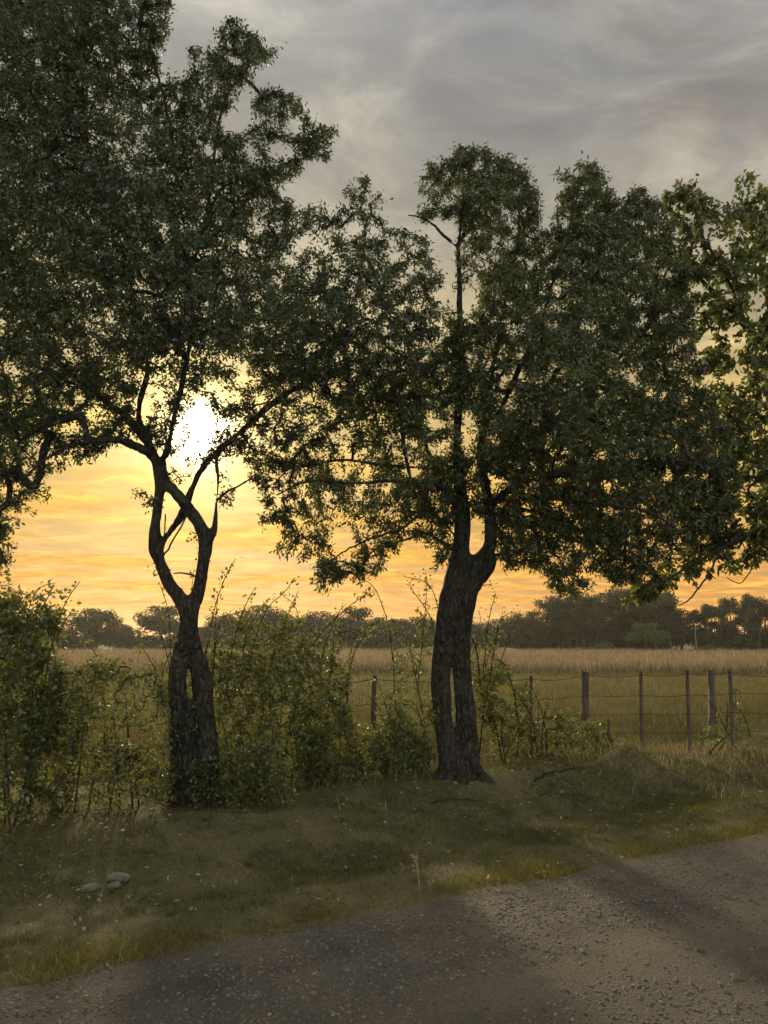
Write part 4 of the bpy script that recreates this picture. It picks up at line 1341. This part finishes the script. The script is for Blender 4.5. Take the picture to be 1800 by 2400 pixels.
LOW = 'round dark tree in the low tree line across the meadow'
for (px, top, wpx) in ((-40, 1440, 130), (60, 1450, 110), (150, 1480, 70), (225, 1428, 100), (283, 1462, 66), (330, 1492, 60), (378, 1424, 98), (450, 1470, 90), (520, 1442, 92), (575, 1452, 80), (612, 1418, 98), (660, 1440, 80), (705, 1452, 70),
                       (745, 1434, 84), (800, 1450, 80), (832, 1428, 84), (885, 1448, 80), (935, 1452, 84), (985, 1450, 84), (1035, 1455, 84), (1090, 1460, 84), (1130, 1472, 76)):
    place_far('round', px, top + random.uniform(-4, 4), wpx * 1.35, 108 + random.uniform(-7, 9), LOW, 'low tree line across the meadow')
for px in range(-80, 1300, 62):
    place_far('bush', px + random.uniform(-15, 15), 1484 + random.uniform(-10, 12), 105, 103 + random.uniform(-3, 3), 'dark undergrowth bush under the low tree line', 'undergrowth below the tree line')
MID = 'mid-height rounded tree at the shoulder of the tall grove'
for (px, top, wpx) in ((1172, 1452, 84), (1215, 1440, 90), (1250, 1442, 80)):
    place_far('round', px, top, wpx * 1.1, 101, MID, 'trees at the shoulder of the grove')
TALL = 'tall dark tree in the main grove across the meadow'
for (px, top, wpx) in ((1278, 1396, 66), (1318, 1402, 62), (1352, 1388, 70), (1392, 1392, 66), (1430, 1378, 72), (1470, 1374, 74), (1508, 1380, 72), (1545, 1378, 66), (1580, 1392, 64), (1300, 1425, 70), (1370, 1420, 70), (1450, 1412, 70), (1525, 1415, 70), (1570, 1430, 70)):
    place_far('tall', px, top, wpx * 1.25, 104 + random.uniform(-5, 6), TALL, 'tall grove across the meadow')
for (px, top, wpx) in ((1330, 1455, 90), (1400, 1460, 90), (1470, 1455, 90), (1540, 1460, 90), (1585, 1465, 60)):
    place_far('round', px, top, wpx * 1.1, 108 + random.uniform(-2, 4), 'low dark tree filling the foot of the tall grove', 'trees filling the foot of the grove')
THIN = 'slender tall tree with sky gaps in the grove behind the pale pole'
for (px, top, wpx) in ((1632, 1428, 44), (1662, 1412, 50), (1695, 1416, 50), (1722, 1394, 52), (1758, 1392, 54), (1790, 1412, 56), (1830, 1400, 60), (1880, 1410, 70), (1940, 1400, 80)):
    place_far('tall', px, top, wpx * 1.15, 104 + random.uniform(-4, 4), THIN, 'slender trees of the second grove')
for px in (1700, 1790, 1860):
    place_far('bush', px, 1478, 92, 107, 'dark bush among the trunks of the second grove', 'bushes of the second grove')
for px in range(1270, 1960, 50):
    place_far('bush', px + random.uniform(-12, 12), 1476 + random.uniform(-10, 12), 100, 110 + random.uniform(-2, 3), 'dark undergrowth bush at the back of the groves', 'undergrowth of the groves')
place_far('bush', 1512, 1462, 92, 92, 'light green round tree standing before the tall grove', None, light=2)
place_far('bush', 1418, 1504, 46, 92, 'small pale bush just beside the light green round tree', None, light=0)
place_far('bush', 1656, 1512, 42, 90, 'small yellow green bush below the utility pole', None, light=1)
place_far('bush', 1742, 1496, 96, 92, 'wide dark bush in front of the second grove', None)

# pole by the second grove
pd = 95.0
px0 = P(1631, 1500, pd)
pole = thing('utility_pole', 'thin pale pole with a short crossarm before the second grove', 'pole', (px0[0], pd, 0))
m_pole, t_ = new_mat('concrete_pole')
out_surface(t_, t_.add('ShaderNodeBsdfPrincipled', {'Base Color': (0.22, 0.21, 0.18, 1), 'Roughness': .8}).outputs[0])
V, F = tube(np.array([[0, 0, -.3], [0, 0, 2], [0, 0, ztop(1462, pd)]]), [.06, .055, .045], 8, False)
obj('mast', make_mesh('mast', V, F, smooth=True), m_pole, pole)
zt = ztop(1474, pd)
V, F = tube(np.array([[-.35, .25, zt], [0, 0, zt + .03], [.35, -.25, zt]]), .03, 6, False)
obj('crossarm', make_mesh('crossarm', V, F), m_pole, pole)
for xo in (-.32, 0.16, .32):
    V, F = tube(np.array([[xo, -xo * .714, zt], [xo, -xo * .714, zt + .10], [xo, -xo * .714, zt + .2]]), [.03, .05, .03], 8, False)
    obj('insulator', make_mesh('insulator', V, F, smooth=True), m_pole, pole)

# ------------------------------------------------------------------ hazy evening air
HZ = (-720, 720, -70, 1120, -1.6, 16.0)
c = np.array([[HZ[i], HZ[2 + j], HZ[4 + k]] for i in (0, 1) for j in (0, 1) for k in (0, 1)], float)
F = np.array([[0, 1, 3, 2], [4, 6, 7, 5], [0, 4, 5, 1], [2, 3, 7, 6], [0, 2, 6, 4], [1, 5, 7, 3]])
m_h = bpy.data.materials.new('haze'); m_h.use_nodes = True
t_ = NT(m_h.node_tree)
vol = t_.add('ShaderNodeVolumePrincipled', {'Color': (0.95, 0.93, 0.86, 1), 'Density': 0.0003, 'Anisotropy': 0.5})
t_.l.new(vol.outputs[0], t_.add('ShaderNodeOutputMaterial').inputs['Volume'])
hz = obj('haze', make_mesh('haze', c, F), m_h, kind='stuff')
tag(hz, 'thin warm evening haze over the road and meadow', 'haze')
